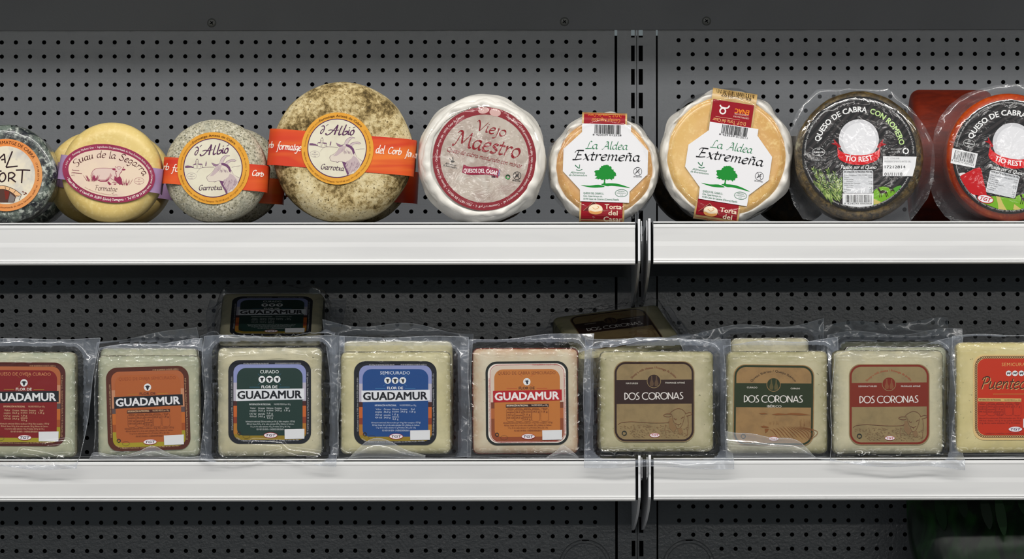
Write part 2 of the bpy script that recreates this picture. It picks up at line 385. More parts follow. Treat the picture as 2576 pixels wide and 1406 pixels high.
class Print:
    """draws flat print on a thing: trace frame -> photo px -> local metres on a surface y = hf(x, z)"""
    def __init__(s, parent, place, c0, rot=0.0, k=1.0, hf=None, unit=U, z0=0.0, lift=0.0003):
        s.parent = parent; s.place = place; s.c0 = c0; s.k = k * unit; s.rot = math.radians(rot)
        s.hf = hf or (lambda x, z: 0.0); s.layer = 0; s.lift0 = lift; s.ox = s.oy = 0.0; s.sc = 1.0; s.bk = {}
    def frame(s, ox, oy, sc): s.ox, s.oy, s.sc = ox, oy, sc; return s
    def to(s, p, lift):
        dx = s.ox + p[0] / s.sc - s.c0[0]; dy = s.oy + p[1] / s.sc - s.c0[1]
        c, n = math.cos(s.rot), math.sin(s.rot)
        x = s.place[0] + (dx * c - dy * n) * s.k; z = s.place[1] - (dx * n + dy * c) * s.k
        return (x, s.hf(x, z) - lift, z)
    def _put(s, name, mat, vs, fs):
        key = (name, mat.name)
        if key not in s.bk:
            s.layer += 1; s.bk[key] = [B(), mat, s.lift0 + s.layer * 0.00003, name, 0]
        b, _, lift, _, n_ = s.bk[key]; s.bk[key][4] += 1; lift += (n_ % 16) * 1.6e-6   # overlapping strokes never coincide
        b.add([s.to(p, lift) for p in vs], fs)
    def poly(s, name, c, pts, holes=(), mat=None):
        loops = [[Vector((p[0], p[1], 0)) for p in pts]] + [[Vector((p[0], p[1], 0)) for p in h] for h in holes]
        flat = [p for l in loops for p in l]
        tris = tessellate_polygon(loops); fs = []
        for t in tris:
            a, b, d = (flat[i] for i in t)
            cr = (b.x - a.x) * (d.y - a.y) - (b.y - a.y) * (d.x - a.x)
            fs.append(tuple(t) if cr > 0 else tuple(reversed(t)))
        s._put(name, mat or ink(c), [(p.x, p.y) for p in flat], fs)
    def stroke(s, name, c, pts, w_, closed=False, smooth=True, nib=None, taper=False, n=5):
        q = catmull(pts, closed, n) if smooth else pts
        vs, fs = ribbon(q, w_, closed, nib, taper)
        s._put(name, ink(c), vs, fs)
    def _map(s, x, y, rot, path, flip):
        """type space (x right, y up) -> trace frame"""
        if path is None:
            a = math.radians(rot); return lambda u, v: (x + u * math.cos(a) + v * math.sin(a), y + u * math.sin(a) - v * math.cos(a))
        cum = [0.0]
        for i in range(1, len(path)): cum.append(cum[-1] + math.dist(path[i], path[i - 1]))
        def f(u, v):
            u = min(max(u, 0.0), cum[-1] - 1e-6)
            lo, hi = 0, len(cum) - 1
            while hi - lo > 1:
                m = (lo + hi) // 2
                if cum[m] <= u: lo = m
                else: hi = m
            t = (u - cum[lo]) / ((cum[hi] - cum[lo]) or 1); a, b = path[lo], path[hi]
            l = math.dist(a, b) or 1; tx, ty = (b[0] - a[0]) / l, (b[1] - a[1]) / l
            return (a[0] + (b[0] - a[0]) * t + ty * v, a[1] + (b[1] - a[1]) * t - tx * v)
        f.length = cum[-1]; return f
    def text(s, name, c, body, x=0, y=0, h=10, width=None, align='C', rot=0.0, bold=0.0, path=None, shear=0.0, space=1.0, res=2):
        """h = capital height in trace units; width fits the line; y = baseline"""
        heavy_steps = ((0, 0),)
        if bold > 0.015:                     # heavy weights: overprint instead of a fat outline
            k_ = bold * 1.15; heavy_steps = ((-k_, -k_ * 0.6), (k_, -k_ * 0.6), (-k_, k_ * 0.6), (k_, k_ * 0.6))
        elif bold > 0.003: heavy_steps = ((-bold, 0), (bold, 0))
        bold = 0.0
        vs, fs = type_mesh(body, bold, space, res)
        if not vs: return
        x0 = min(v[0] for v in vs); x1 = max(v[0] for v in vs)
        ky = h / 0.69
        f = s._map(x, y, rot, path, False)
        if width is None: width = f.length if path else (x1 - x0) * ky
        kx = width / (x1 - x0)
        off = 0 if (path or align == 'L') else (-width / 2 if align == 'C' else -width)
        for hx, hy in heavy_steps:
            pts = [f((v[0] - x0) * kx + off + v[1] * ky * shear + hx * h, v[1] * ky + hy * h) for v in vs]
            s._put(name, ink(c), pts, [tuple(reversed(q)) for q in fs])
    def pen(s, name, c, body, x=0, y=0, h=10, width=None, rot=0.0, w_=2.0, nib=None, path=None, shear=0.0, deco=False, track=0.0, wob=0.0, dx=0.0, dy=0.0):
        """handwriting; h = x-height; x,y = left end of the baseline"""
        adv, st = pen_strokes(body, deco, track)
        f = s._map(x, y, rot, path, False)
        if width is None: width = f.length if path else adv * h / 10
        kx = width / adv; ky = h / 10
        for q in st:
            q = catmull(q, False, 5) if len(q) > 2 else [q[0], ((q[0][0] + q[1][0]) / 2, (q[0][1] + q[1][1]) / 2), q[1]]
            pts = [f(a * kx + b * ky * shear + dx, b * ky + dy) for a, b in q]
            vs, fs = ribbon(pts, w_, False, nib)
            s._put(name, ink(c), vs, fs)
    def barcode(s, x0, y0, x1, y1, digits, h, rot=0.0, seed=3):
        rr = random.Random(seed); a = math.radians(rot); x = 0.0; W = x1 - x0; H = y1 - y0; u = W / 95.0
        tr = lambda p, q: (x0 + p * math.cos(a) - q * math.sin(a), y0 + p * math.sin(a) + q * math.cos(a))
        while x < W - u:
            w_ = u * rr.choice((1, 1, 1, 2, 2, 3)); w_ = min(w_, W - x)
            s.poly('barcode', (22, 22, 26), [tr(x, 0), tr(x + w_, 0), tr(x + w_, H), tr(x, H)])
            x += w_ + u * rr.choice((1, 1, 2, 2, 3))
        p = tr(W / 2 - W * 0.03, H + h * 1.15)
        s.text('barcode', (22, 22, 26), digits, p[0], p[1], h, W * 1.08, 'C', rot)
    def done(s):
        for b, mat, lift, name, _ in s.bk.values():
            b.build(name, mat, s.parent)

def plate(name, pts, mat, parent, pr, thick=0.0004):
    """a paper label with a real thickness: outline in trace units"""
    n = len(pts); b = B()
    loops = [[Vector((p[0], p[1], 0)) for p in pts]]
    fs = []
    for t in tessellate_polygon(loops):
        a, q, d = (loops[0][i] for i in t)
        cr = (q.x - a.x) * (d.y - a.y) - (q.y - a.y) * (d.x - a.x)
        fs.append(tuple(t) if cr > 0 else tuple(reversed(t)))
    b.add([pr.to(p, thick) for p in pts], fs)
    b.add([pr.to(p, thick) for p in pts] + [pr.to(p, -0.0002) for p in pts], [(i, (i + 1) % n, (i + 1) % n + n, i + n) for i in range(n)])
    return b.build(name, mat, parent)

def nz(x, y, z): return noise.noise(Vector((x, y, z)))

def loft(rings, close_front=True, close_back=True):
    """rings: list of equal-length 3-D loops from front to back"""
    vs = [p for r in rings for p in r]; n = len(rings[0]); fs = []
    for k in range(len(rings) - 1):
        for i in range(n):
            j = (i + 1) % n
            fs.append((k * n + i, (k + 1) * n + i, (k + 1) * n + j, k * n + j))
    if close_front: fs.append(tuple(range(n)))
    if close_back: fs.append(tuple(range(len(vs) - 1, len(vs) - n - 1, -1)))
    return vs, fs

# ------------------------------------------------------------------ the case: back wall, uprights, header
wall = bpy.data.objects.new('wall_back', None); COL.objects.link(wall)
wall['kind'] = 'structure'; wall['label'] = 'dark grey perforated back wall of the display case'
YB = DEPTH
SB = U * (DIST + YB) / DIST
PITCH = 35.5
def xb(px): return X(px, YB)
def zb(py): return Zp(py, YB)
KN = [(1471, 1423), (1732, 1423)]           # stamped round knock-outs
def perforated(px_first, ncol, left_edge, right_edge, py0=105.2, nrow=52, r_px=5.4):
    p = PITCH * SB; h = p / 2; r = r_px * SB; b = B(); NA = 16
    sq = []
    for k in range(NA):
        a = 2 * math.pi * k / NA; c, s = math.cos(a), math.sin(a); m = max(abs(c), abs(s))
        sq.append((h * c / m, h * s / m, r * c, r * s))
    for i in range(ncol):
        cx = xb(px_first + i * PITCH)
        for j in range(nrow):
            ppx, ppy = px_first + i * PITCH, py0 + j * 35.54
            cz = zb(ppy)
            if any(math.hypot(ppx - kx, ppy - ky) < 70 for kx, ky in KN):
                b.add([(cx - h, YB, cz - h), (cx + h, YB, cz - h), (cx + h, YB, cz + h), (cx - h, YB, cz + h)], [(0, 1, 2, 3)]); continue
            vs = [(cx + q[0], YB, cz + q[1]) for q in sq] + [(cx + q[2], YB, cz + q[3]) for q in sq] + [(cx + q[2], YB + 0.0025, cz + q[3]) for q in sq]
            fs = []
            for k in range(NA):
                m = (k + 1) % NA
                fs += [(k, m, NA + m, NA + k), (NA + k, NA + m, 2 * NA + m, 2 * NA + k)]
            b.add(vs, fs)
    # plain margins
    xa, xz = xb(px_first) - h, xb(px_first + (ncol - 1) * PITCH) + h
    za, zz = zb(py0) + h, zb(py0 + (nrow - 1) * 35.54) - h
    for x0, x1 in ((left_edge, xa), (xz, right_edge)):
        if x1 > x0: b.add([(x0, YB, zz), (x1, YB, zz), (x1, YB, za), (x0, YB, za)], [(0, 1, 2, 3)])
    b.add([(left_edge, YB, za), (right_edge, YB, za), (right_edge, YB, zb(60)), (left_edge, YB, zb(60))], [(0, 1, 2, 3)])
    # folded returns along the panel's side edges
    for x, sgn in ((left_edge, 1), (right_edge, -1)):
        b.add([(x, YB, zz), (x, YB, za), (x, YB + 0.012, za), (x, YB + 0.012, zz)], [(0, 1, 2, 3) if sgn > 0 else (3, 2, 1, 0)])
    return b.build('perforated_panel', M_panel, wall), zz, za
panL, ZLO, ZHI = perforated(5.5 - 24 * PITCH, 67, xb(5.5 - 24.5 * PITCH), xb(1547))
panR, _, _ = perforated(1708, 50, xb(1655.5), xb(1708 + 49.5 * PITCH), py0=101.5)
b = B(); b.box(xb(-900), xb(3500), YB + 0.02, YB + 0.024, ZLO, ZHI); b.build('backing_sheet', M_black, wall)
# slotted upright: two halves with a groove between
def upright(x0, x1, sx0, sx1):
    b = B(); yf = YB - 0.001; zt, zbm = zb(60), ZLO
    b.box(xb(x0), xb(sx0), yf, yf + 0.003, zbm, zt); b.box(xb(sx1), xb(x1), yf, yf + 0.003, zbm, zt)
    y = 95.0; k = 0
    while zb(y) > zbm + 0.03:                # webs between the slots
        b.box(xb(sx0), xb(sx1), yf, yf + 0.003, zb(y + 20), zb(y)); y += 59.3
    return b.build('slotted_upright', M_panel, wall)
upright(1553.5, 1601.8, 1588.5, 1597.5)
upright(1603.2, 1651, 1607.5, 1618)
# header board over the top of the panels, with screws
b = B(); b.box(xb(-850), xb(3460), YB - 0.0035, YB, zb(76), EYE + 0.56); b.build('header_board', M_header, wall)
M_screw = ink((92, 94, 92), 0.35, 0.6, 'screw_paint')
for sx, sy in ((534, 57), (1421, 55), (1778, 54), (-353, 58), (2665, 53)):
    rings = []
    for rr, yy in ((11.5, 0.0), (10.6, -0.0012), (8, -0.0019), (3.5, -0.0022)):
        rings.append([(xb(sx) + rr * SB * math.cos(a * math.pi / 8), YB - 0.0035 + yy, zb(sy) + rr * SB * math.sin(a * math.pi / 8)) for a in range(16)])
    rings.reverse()
    vs, fs = loft(rings, True, False)
    sc = mesh('screw', vs, fs, M_screw, wall, True)
    b = B()
    for a in (0.6, 0.6 + math.pi / 2):
        c, s = math.cos(a), math.sin(a); q = []
        for u, v in ((-5, -1.3), (5, -1.3), (5, 1.3), (-5, 1.3)):
            q.append((xb(sx) + (u * c - v * s) * SB, YB - 0.0035 - 0.0023, zb(sy) + (u * s + v * c) * SB))
        b.add(q, [(0, 1, 2, 3)])
    b.build('cross_recess', M_black, sc)
for kx, ky in KN:                             # stamped knock-outs: two raised rims and a pressed tab
    b = B()
    for r0, r1, d in ((66, 63.5, 0.0012), (57.5, 55.5, 0.0010)):
        n = 56
        o = [(xb(kx) + r0 * SB * math.cos(2 * math.pi * i / n), YB, zb(ky) + r0 * SB * math.sin(2 * math.pi * i / n)) for i in range(n)]
        m = [(xb(kx) + (r0 + r1) / 2 * SB * math.cos(2 * math.pi * i / n), YB - d, zb(ky) + (r0 + r1) / 2 * SB * math.sin(2 * math.pi * i / n)) for i in range(n)]
        q = [(xb(kx) + r1 * SB * math.cos(2 * math.pi * i / n), YB, zb(ky) + r1 * SB * math.sin(2 * math.pi * i / n)) for i in range(n)]
        vs = o + m + q; fs = []
        for i in range(n):
            j = (i + 1) % n; fs += [(i, j, n + j, n + i), (n + i, n + j, 2 * n + j, 2 * n + i)]
        b.add(vs, fs)
    b.build('knockout_rim', M_panel, wall, True)
    b = B(); b.box(xb(kx - 8), xb(kx + 10), YB - 0.0012, YB, zb(ky - 62.5), zb(ky - 65)); b.build('pressed_tab', M_black, wall)

# canopy over the case, floor of the store
b = B()
b.extr([(0.0, EYE + 0.512), (YB - 0.004, EYE + 0.512), (YB - 0.004, EYE + 0.56), (0.0, EYE + 0.56)], xb(-850), xb(3460))
o = b.build('display_canopy', M_header); o['kind'] = 'structure'; o['label'] = 'grey canopy over the display case'
b = B(); b.box(-6, 6, -11, 1.0, -0.05, 0.0)
o = b.build('floor', ink((150, 146, 140), 0.35, 0.5, 'store_floor')); o['kind'] = 'structure'; o['label'] = 'pale store floor'

# ------------------------------------------------------------------ shelves
def shelf(px0, px1, py_top, label, cut_left, cut_right, group):
    """py_top: photo row of the shelf top at the front; rail 107 px high"""
    zt = Zp(py_top); t = thing('shelf', label, 'shelf', (0, 0, zt), group)
    x0, x1 = X(px0), X(px1)
    b = B(); b.box(x0, x1, 0.003, YB - 0.006, -0.0215, 0.0)
    b.build('board', M_shelf, t)
    b = B(); b.extr([(0.0005, -0.0015), (0.003, -0.0015), (0.003, 0.0), (0.0005, 0.0), (0.0, -0.0008)], x0, x1); b.build('front_nosing', M_rail, t)
    b = B(); b.box(x0, x1, 0.0022, 0.003, -0.0034, -0.0015); b.build('rail_shadow_gap', M_black, t)  # black strip painting in the shadow gap between nosing and rail
    u = U
    prof = [(0.0020, -6.4*u), (0.0006, -6.2*u), (-0.0008, -7.4*u), (-0.0017, -10*u), (-0.0020, -14*u), (-0.0016, -17*u), (-0.0014, -30*u), (-0.0010, -50*u), (-0.0013, -57*u),
            (-0.0015, -62*u), (-0.0014, -90*u), (-0.0014, -93*u), (-0.0024, -95*u), (-0.0027, -97.5*u), (-0.0022, -99.5*u), (-0.0026, -102*u), (-0.0018, -105*u), (0.0, -106.5*u),
            (0.004, -107*u), (0.0045, -104*u), (0.0025, -100*u)]
    b = B(); b.extr(prof, x0, x1)
    r = b.build('price_rail', M_rail, t)
    # underside: return lip behind the rail and rear flange on the wall
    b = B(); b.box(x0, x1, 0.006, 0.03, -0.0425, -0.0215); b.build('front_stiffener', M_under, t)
    zf = zb(697) - Zp(559)
    b = B(); b.box(x0, x1, YB - 0.006, YB - 0.001, zf, 0.0); b.build('rear_flange', M_header, t)
    for px, inner in cut_left + cut_right:
        # bracket: enamelled plate, taller toward the back
        bx = X(px); b = B(); w2 = 2.9 * u
        pr = [(-0.0035, 7*u), (-0.0045, 4*u), (-0.0045, -98*u), (-0.0015, -104*u), (0.06, -0.0552), (0.16, -0.068), (0.28, -0.079), (YB - 0.004, -0.082), (YB - 0.004, -0.012), (0.01, 0.001), (0.0, 8*u)]
        b.extr(pr, bx - w2, bx + w2); br = b.build('bracket', M_steel, t)
        hx = bx + inner * 6.5 * u; b = B()
        b.extr([(0.0, 3*u), (-0.003, 0.0), (-0.003, -48*u), (0.012, -55*u), (0.012, 2*u)], hx - 0.8*u, hx + 0.8*u); b.build('hook_plate', M_steel, br)
        ex = bx - inner * 7.5 * u; b = B()
        b.box(min(ex, bx - inner * 4 * u), max(ex, bx - inner * 4 * u), 0.002, 0.012, -104*u, -2*u); b.build('rail_end_black_strip', M_black, t)  # black strip filling the dark gap beside the rail end
    return t
G = 'white fronted shelves of the display case'
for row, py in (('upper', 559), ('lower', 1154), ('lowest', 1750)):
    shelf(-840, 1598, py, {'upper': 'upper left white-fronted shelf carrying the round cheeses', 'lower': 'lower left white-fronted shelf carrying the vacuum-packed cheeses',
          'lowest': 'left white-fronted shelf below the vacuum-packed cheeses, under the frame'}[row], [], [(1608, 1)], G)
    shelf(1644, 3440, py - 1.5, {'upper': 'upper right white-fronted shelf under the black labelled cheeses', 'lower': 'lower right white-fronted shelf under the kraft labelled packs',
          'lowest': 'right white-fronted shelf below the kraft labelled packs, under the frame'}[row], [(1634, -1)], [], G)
ZU, ZL, ZB3 = Zp(559), Zp(1154), Zp(1750)
# ------------------------------------------------------------------ round cheeses: builders
def usc(y): return U * (DIST + y) / DIST

def wheel_body(name, parent, Rm, thick, edge, mat, wob=0.0, wobs=30.0, seed=0.0, dome=0.0, nseg=96, squash=1.0, rim_mat=None, rim_from=None):
    """a lathe-turned cheese: front face y = 0, centre z = Rm, rounded rims"""
    prof = []
    for k in range(7):
        r = (Rm - edge) * k / 6 if k else Rm * 0.02
        prof.append((r, -dome * (1 - (r / (Rm - edge)) ** 2)))
    for k in range(1, 9):
        a = math.radians(90 * k / 8); prof.append((Rm - edge + edge * math.sin(a), edge * (1 - math.cos(a))))
    prof.append((Rm * 1.004, thick * 0.5))
    for k in range(0, 9):
        a = math.radians(90 * k / 8); prof.append((Rm - edge + edge * math.cos(a), thick - edge + edge * math.sin(a)))
    prof.append((Rm * 0.3, thick))
    rings = []
    for r, y in prof:
        ring = []
        for i in range(nseg):
            a = 2 * math.pi * i / nseg; x, z = r * math.cos(a), r * math.sin(a) * squash
            d = wob * (nz(x * wobs + seed, y * wobs, z * wobs) + 0.5 * nz(x * wobs * 3 + seed, y * wobs * 3, z * wobs * 3))
            f = 1 + d / max(r, 0.01); flat = 0.15 if r < (Rm - edge) * 0.98 else 1.0
            ring.append((x * (1 + (f - 1) * flat), y - d * 0.4 * flat, Rm * squash + z * (1 + (f - 1) * flat)))
        rings.append(ring)
    vs, fs = loft(rings)
    idx = None
    mats = [mat]
    if rim_mat:
        mats = [mat, rim_mat]; idx = []
        for k in range(len(rings) - 1): idx += [0 if k < rim_from else 1] * nseg
        idx += [0, 1]
    return mesh(name, vs, fs, mats, parent, True, idx)

def strap_hf(half, rc, y0):
    """height of a strap that lies flat and then bends round the rim at +-half"""
    def f(t):
        t = min(abs(t), half - 1e-5)
        if t <= half - rc: return y0
        return y0 + rc - math.sqrt(max(rc * rc - (t - half + rc) ** 2, 0))
    return f
def strap(name, parent, cx, cz, tilt, half, rc, wid, depth, mat, y0=-0.0005, vertical=False, end=90):
    path = []
    n = 10
    for k in range(n + 1):
        path.append(((half - rc) * (2.0 * k / n - 1), y0))
    arc = [(half - rc + rc * math.sin(math.radians(end * k / 8)), y0 + rc * (1 - math.cos(math.radians(end * k / 8)))) for k in range(1, 9)]
    back = [(half, y0 + rc + depth)] if depth else []
    right = arc + back
    path = [(-a, b_) for a, b_ in reversed(right)] + path + right
    c, s = math.cos(math.radians(tilt)), math.sin(math.radians(tilt)); vs = []; fs = []
    for t, y in path:
        for v in (-wid / 2, 0, wid / 2):
            a, b_ = (v, t) if vertical else (t, v)
            vs.append((cx + a * c + b_ * s, y, cz - a * s + b_ * c))
    for k in range(len(path) - 1):
        for j in range(2):
            q = (k * 3 + j, k * 3 + j + 1, (k + 1) * 3 + j + 1, (k + 1) * 3 + j)
            fs.append(q if vertical else tuple(reversed(q)))
    return mesh(name, vs, fs, mat, parent, True)

def ripple_ring(name, parent, cx, cz, r_in, r_out, y_in, y_out, mat, amp, seed, nseg=150, nr=6, jag=0.0, dy=0.002, bulge=0.002, freq=9):
    """crumpled wrapping paper pulled over a rim"""
    rings = []
    for k in range(nr + 1):
        t = k / nr; ring = []
        for i in range(nseg):
            a = 2 * math.pi * i / nseg
            j = 1 + jag * nz(math.cos(a) * freq * 0.7 + seed, math.sin(a) * freq * 0.7, 4.0) * t
            r = (r_in + (r_out * j - r_in) * t) + amp * nz(math.cos(a) * freq + seed, math.sin(a) * freq, t * 2.0) * math.sin(math.pi * min(1, t + 0.15))
            y = y_in + (y_out - y_in) * t ** 2.2 - bulge * math.sin(math.pi * t) + dy * nz(math.cos(a) * freq * 1.7 + seed, math.sin(a) * freq * 1.7, t * 3 + 7) * min(1, t * 2)
            ring.append((cx + r * math.cos(a), y, cz + r * math.sin(a)))
        rings.append(ring)
    vs, fs = loft(rings, False, False)
    return mesh(name, vs, fs, mat, parent, True)

def stand_wheel(name, label, cpx, y0, lean=0.0, thick=0.06, group=None, z=None, cat='cheese'):
    group = group or {'goat_cheese_wheel': 'goat-label cheeses on the upper shelf', 'yellow_cheese_wheel': 'yellow cheeses on the upper shelf', 'ashen_cheese_wheel': 'ash-coated cheeses on the upper shelf', 'soft_cheese_torta': 'soft cheeses with octagonal labels', 'film_packed_cheese': 'black-labelled cheeses in clear film', 'herb_cheese_wheel': 'dark herb cheeses behind the front row'}.get(name)
    t = thing(name, label, cat, (X(cpx, y0), y0, (ZU if z is None else z) + thick * math.sin(math.radians(lean))), group, (math.radians(-lean), 0, 0))
    return t

PURPLE = (92, 52, 88); WINE = (146, 40, 74); MAROON = (130, 20, 34)

# ------------------------------------------------------------------ art: goat label of the grey and the mottled wheels
def art_goat(pr, lab):
    pr.frame(440, 325, 7.21)
    C = (703, 705)
    cream = (226, 220, 198)
    pr.poly('label_disc', cream, circle(696, 702, 528, 48), mat=mottled('cream_print', (228, 222, 200), [(40, 0.45, 0.7, (216, 208, 186), 3)], rough=0.5, spec=0.3, bmp=None))
    pr.stroke('illustration', PURPLE, circle(695, 700, 530, 60), 16, True, False)
    shade = (196, 176, 178); mid = (150, 118, 142)
    head = [(735,690),(720,730),(690,770),(640,820),(600,845),(582,875),(590,905),(610,935),(650,945),(700,945),(760,935),(820,930),(850,990),(900,1090),(945,1165),(1050,1120),(1130,1020),(1180,890),(1110,850),(1060,810),(1020,740),(1000,680),(960,650),(915,640),(880,615),(830,620),(790,635)]
    pr.poly('illustration', (222, 210, 196), head)
    pr.poly('illustration', shade, [(880,935),(975,860),(1000,800),(1060,830),(1120,900),(1150,960),(1090,1050),(1000,1110),(960,1140),(900,1030)])
    pr.poly('illustration', shade, [(735,700),(790,650),(860,650),(830,720),(760,790),(700,840),(640,850),(690,780)])
    ears = [[(670,605),(720,628),(760,640),(800,628),(780,660),(735,668),(700,650)]]
    for e in ears: pr.poly('illustration', mid, catmull(e, True, 4))
    pr.poly('illustration', (206, 188, 188), catmull([(815,620),(840,550),(880,500),(930,475),(1000,480),(950,492),(905,540),(882,590),(872,620)], True, 4))
    pr.poly('illustration', (206, 188, 188), catmull([(905,645),(940,592),(1000,560),(1070,550),(1115,572),(1085,582),(1040,577),(985,602),(955,655)], True, 4))
    pr.poly('illustration', (112, 72, 108), [(845,612),(900,612),(960,640),(1000,680),(1022,740),(1012,785),(990,765),(965,705),(915,665),(850,645)])
    pr.poly('illustration', (112, 72, 108), [(810,930),(860,935),(895,948),(880,985),(900,1040),(940,1100),(962,1150),(930,1162),(895,1090),(848,1010)])
    for q, w_ in (([(735,690),(720,730),(690,770),(640,820),(600,845),(582,875),(590,905),(610,935),(650,945),(700,945),(730,955),(760,935),(820,930)], 9),
                  ([(670,605),(700,650),(740,668),(780,660)], 9), ([(670,605),(720,626),(765,636),(800,625)], 6), ([(740,690),(760,655),(800,630),(840,618)], 8),
                  ([(815,618),(840,550),(880,500),(930,475),(1000,480)], 11), ([(1000,480),(950,490),(905,540),(880,590),(870,615)], 11), ([(845,590),(870,545),(905,505)], 5),
                  ([(905,645),(940,590),(1000,560),(1070,550),(1115,570)], 11), ([(1115,570),(1085,582),(1040,577),(980,602),(955,655)], 11), ([(940,625),(980,585),(1040,566)], 5),
                  ([(1020,735),(1060,810),(1110,850),(1180,888)], 9), ([(980,765),(975,840),(940,900),(880,938),(820,930)], 7), ([(820,930),(850,990),(890,1070),(940,1160)], 9),
                  ([(600,850),(622,868),(650,858),(656,840)], 7), ([(588,895),(640,912),(700,905)], 7), ([(592,870),(600,890)], 6), ([(810,728),(850,700),(905,695)], 8), ([(680,845),(700,830)], 5),
                  ([(832,765),(865,742),(905,752),(930,775)], 9), ([(832,765),(850,790),(890,797),(930,778)], 8)):
        pr.stroke('illustration', PURPLE, q, w_, taper=False)
    pr.poly('illustration', PURPLE, circle(880, 770, 19, 12))
    rr = random.Random(5)
    for k in range(46):                     # hatching of neck and brow
        x = rr.uniform(900, 1140); y = rr.uniform(900, 1080); l = rr.uniform(25, 60)
        if (x - 880) * 0.8 + (y - 900) * -0.2 < 0 or x - 1180 > -(y - 880) * 0.55: continue
        pr.stroke('illustration', (142, 108, 134), [(x, y), (x - l * 0.15, y + l * 0.5), (x - l * 0.4, y + l)], 3.5)
    for k in range(22):
        x = rr.uniform(780, 960); y = rr.uniform(670, 760)
        pr.stroke('illustration', (142, 108, 134), [(x, y), (x + 8, y + 18), (x + 10, y + 36)], 3.5)
    for q, w_ in (([(190,685),(300,690),(420,710),(520,692),(620,686),(715,685)], 6), ([(1035,690),(1120,670),(1195,660)], 5), ([(470,705),(430,740),(400,790)], 3),
                  ([(385,640),(385,572),(408,538),(430,572),(430,640)], 6), ([(385,590),(430,590)], 4), ([(400,700),(400,610)], 5), ([(418,700),(418,610)], 4), ([(408,560),(408,530)], 5),
                  ([(335,645),(345,690)], 5), ([(435,640),(500,635),(512,690)], 5), ([(460,640),(465,690)], 4), ([(480,690),(480,660),(500,660),(500,690)], 4)):
        pr.stroke('illustration', PURPLE, q, w_, smooth=len(q) > 4)
    for q in ([(190,662),(240,655),(300,664),(350,690),(190,696)], [(330,645),(350,628),(385,618),(385,640)], [(432,622),(495,622),(508,642),(440,640)], [(575,575),(581,612),(572,662),(556,662),(562,612)]):
        pr.poly('illustration', (120, 84, 116), q)
    pr.stroke('illustration', (170, 150, 165), circle(307, 845, 88, 30, 58), 3, True, False)
    for i, tx in enumerate(('ES', '10.4567/CT', 'CE')): pr.text('fine_print', (150, 132, 150), tx, 307, 822 + i * 36, 16, (36, 120, 36)[i])
    ttl = [([(376,335),(405,318),(428,340),(430,375),(415,425),(388,462),(370,455),(374,420),(400,385),(420,378)], 17), ([(458,318),(474,300),(494,283)], 13),
           ([(465,448),(474,474),(505,474),(550,440),(610,365),(668,275)], 22), ([(668,275),(655,345),(636,405),(622,462)], 30), ([(505,392),(560,378),(620,386),(690,366)], 15),
           ([(748,285),(722,350),(702,425),(712,456),(748,432)], 24), ([(822,254),(798,330),(774,410),(780,446),(820,436),(852,398),(838,372),(800,392)], 25),
           ([(884,338),(872,392),(872,432),(898,420)], 22), ([(880,300),(888,308)], 20), ([(962,335),(922,362),(904,408),(922,436),(954,416),(970,372),(958,335)], 22), ([(944,304),(966,290),(990,274)], 13)]
    for q, w_ in ttl: pr.stroke('title_lettering', (86, 44, 84), q, w_ * 1.2, nib=(35, 0.55))
    pr.pen('title_lettering', (70, 38, 70), 'Garrotxa', 436, 1104, 56, 424, -1, 14, (40, 0.45), shear=0.12)
    # ring of type
    pr.text('ring_lettering', (96, 52, 20), 'Formatge Artesà de Cabra', h=42, path=circle(703, 705, 575, 40, a0=-129, a1=-48), bold=0.012)
    g = (150, 96, 30)
    for body, a0, a1 in (('· Llet crua de cabra · Ferments làctics, quall i sal ·', -42, 62), ('· Natri Ninot · c/ Castell s/n · ALBIÓ (Llorac) Tarragona · Tel 977 88 14 21 ·', 170, 60), ('Escorça natural · Conservar en fred ·', 178, 232)):
        if a0 > a1: pr.text('ring_lettering', g, body, h=26, path=circle(703, 705, 615, 50, a0=a0, a1=a1), bold=0.02, res=1)
        else: pr.text('ring_lettering', g, body, h=24, path=circle(703, 705, 582, 50, a0=a0, a1=a1), bold=0.01, res=1)
    pr.done()

ORANGE_RING = mottled('amber_print', (230, 166, 58), [(30, 0.4, 0.7, (222, 152, 44), 3)], rough=0.45, spec=0.3, bmp=None)
BAND_OR = mottled('red_orange_band_print', (226, 88, 32), [(9, 0.42, 0.62, (206, 48, 30), 3), (14, 0.55, 0.72, (236, 122, 44), 3)], rough=0.45, spec=0.35, bmp=None, scale=(0.3, 0.3, 2.6))

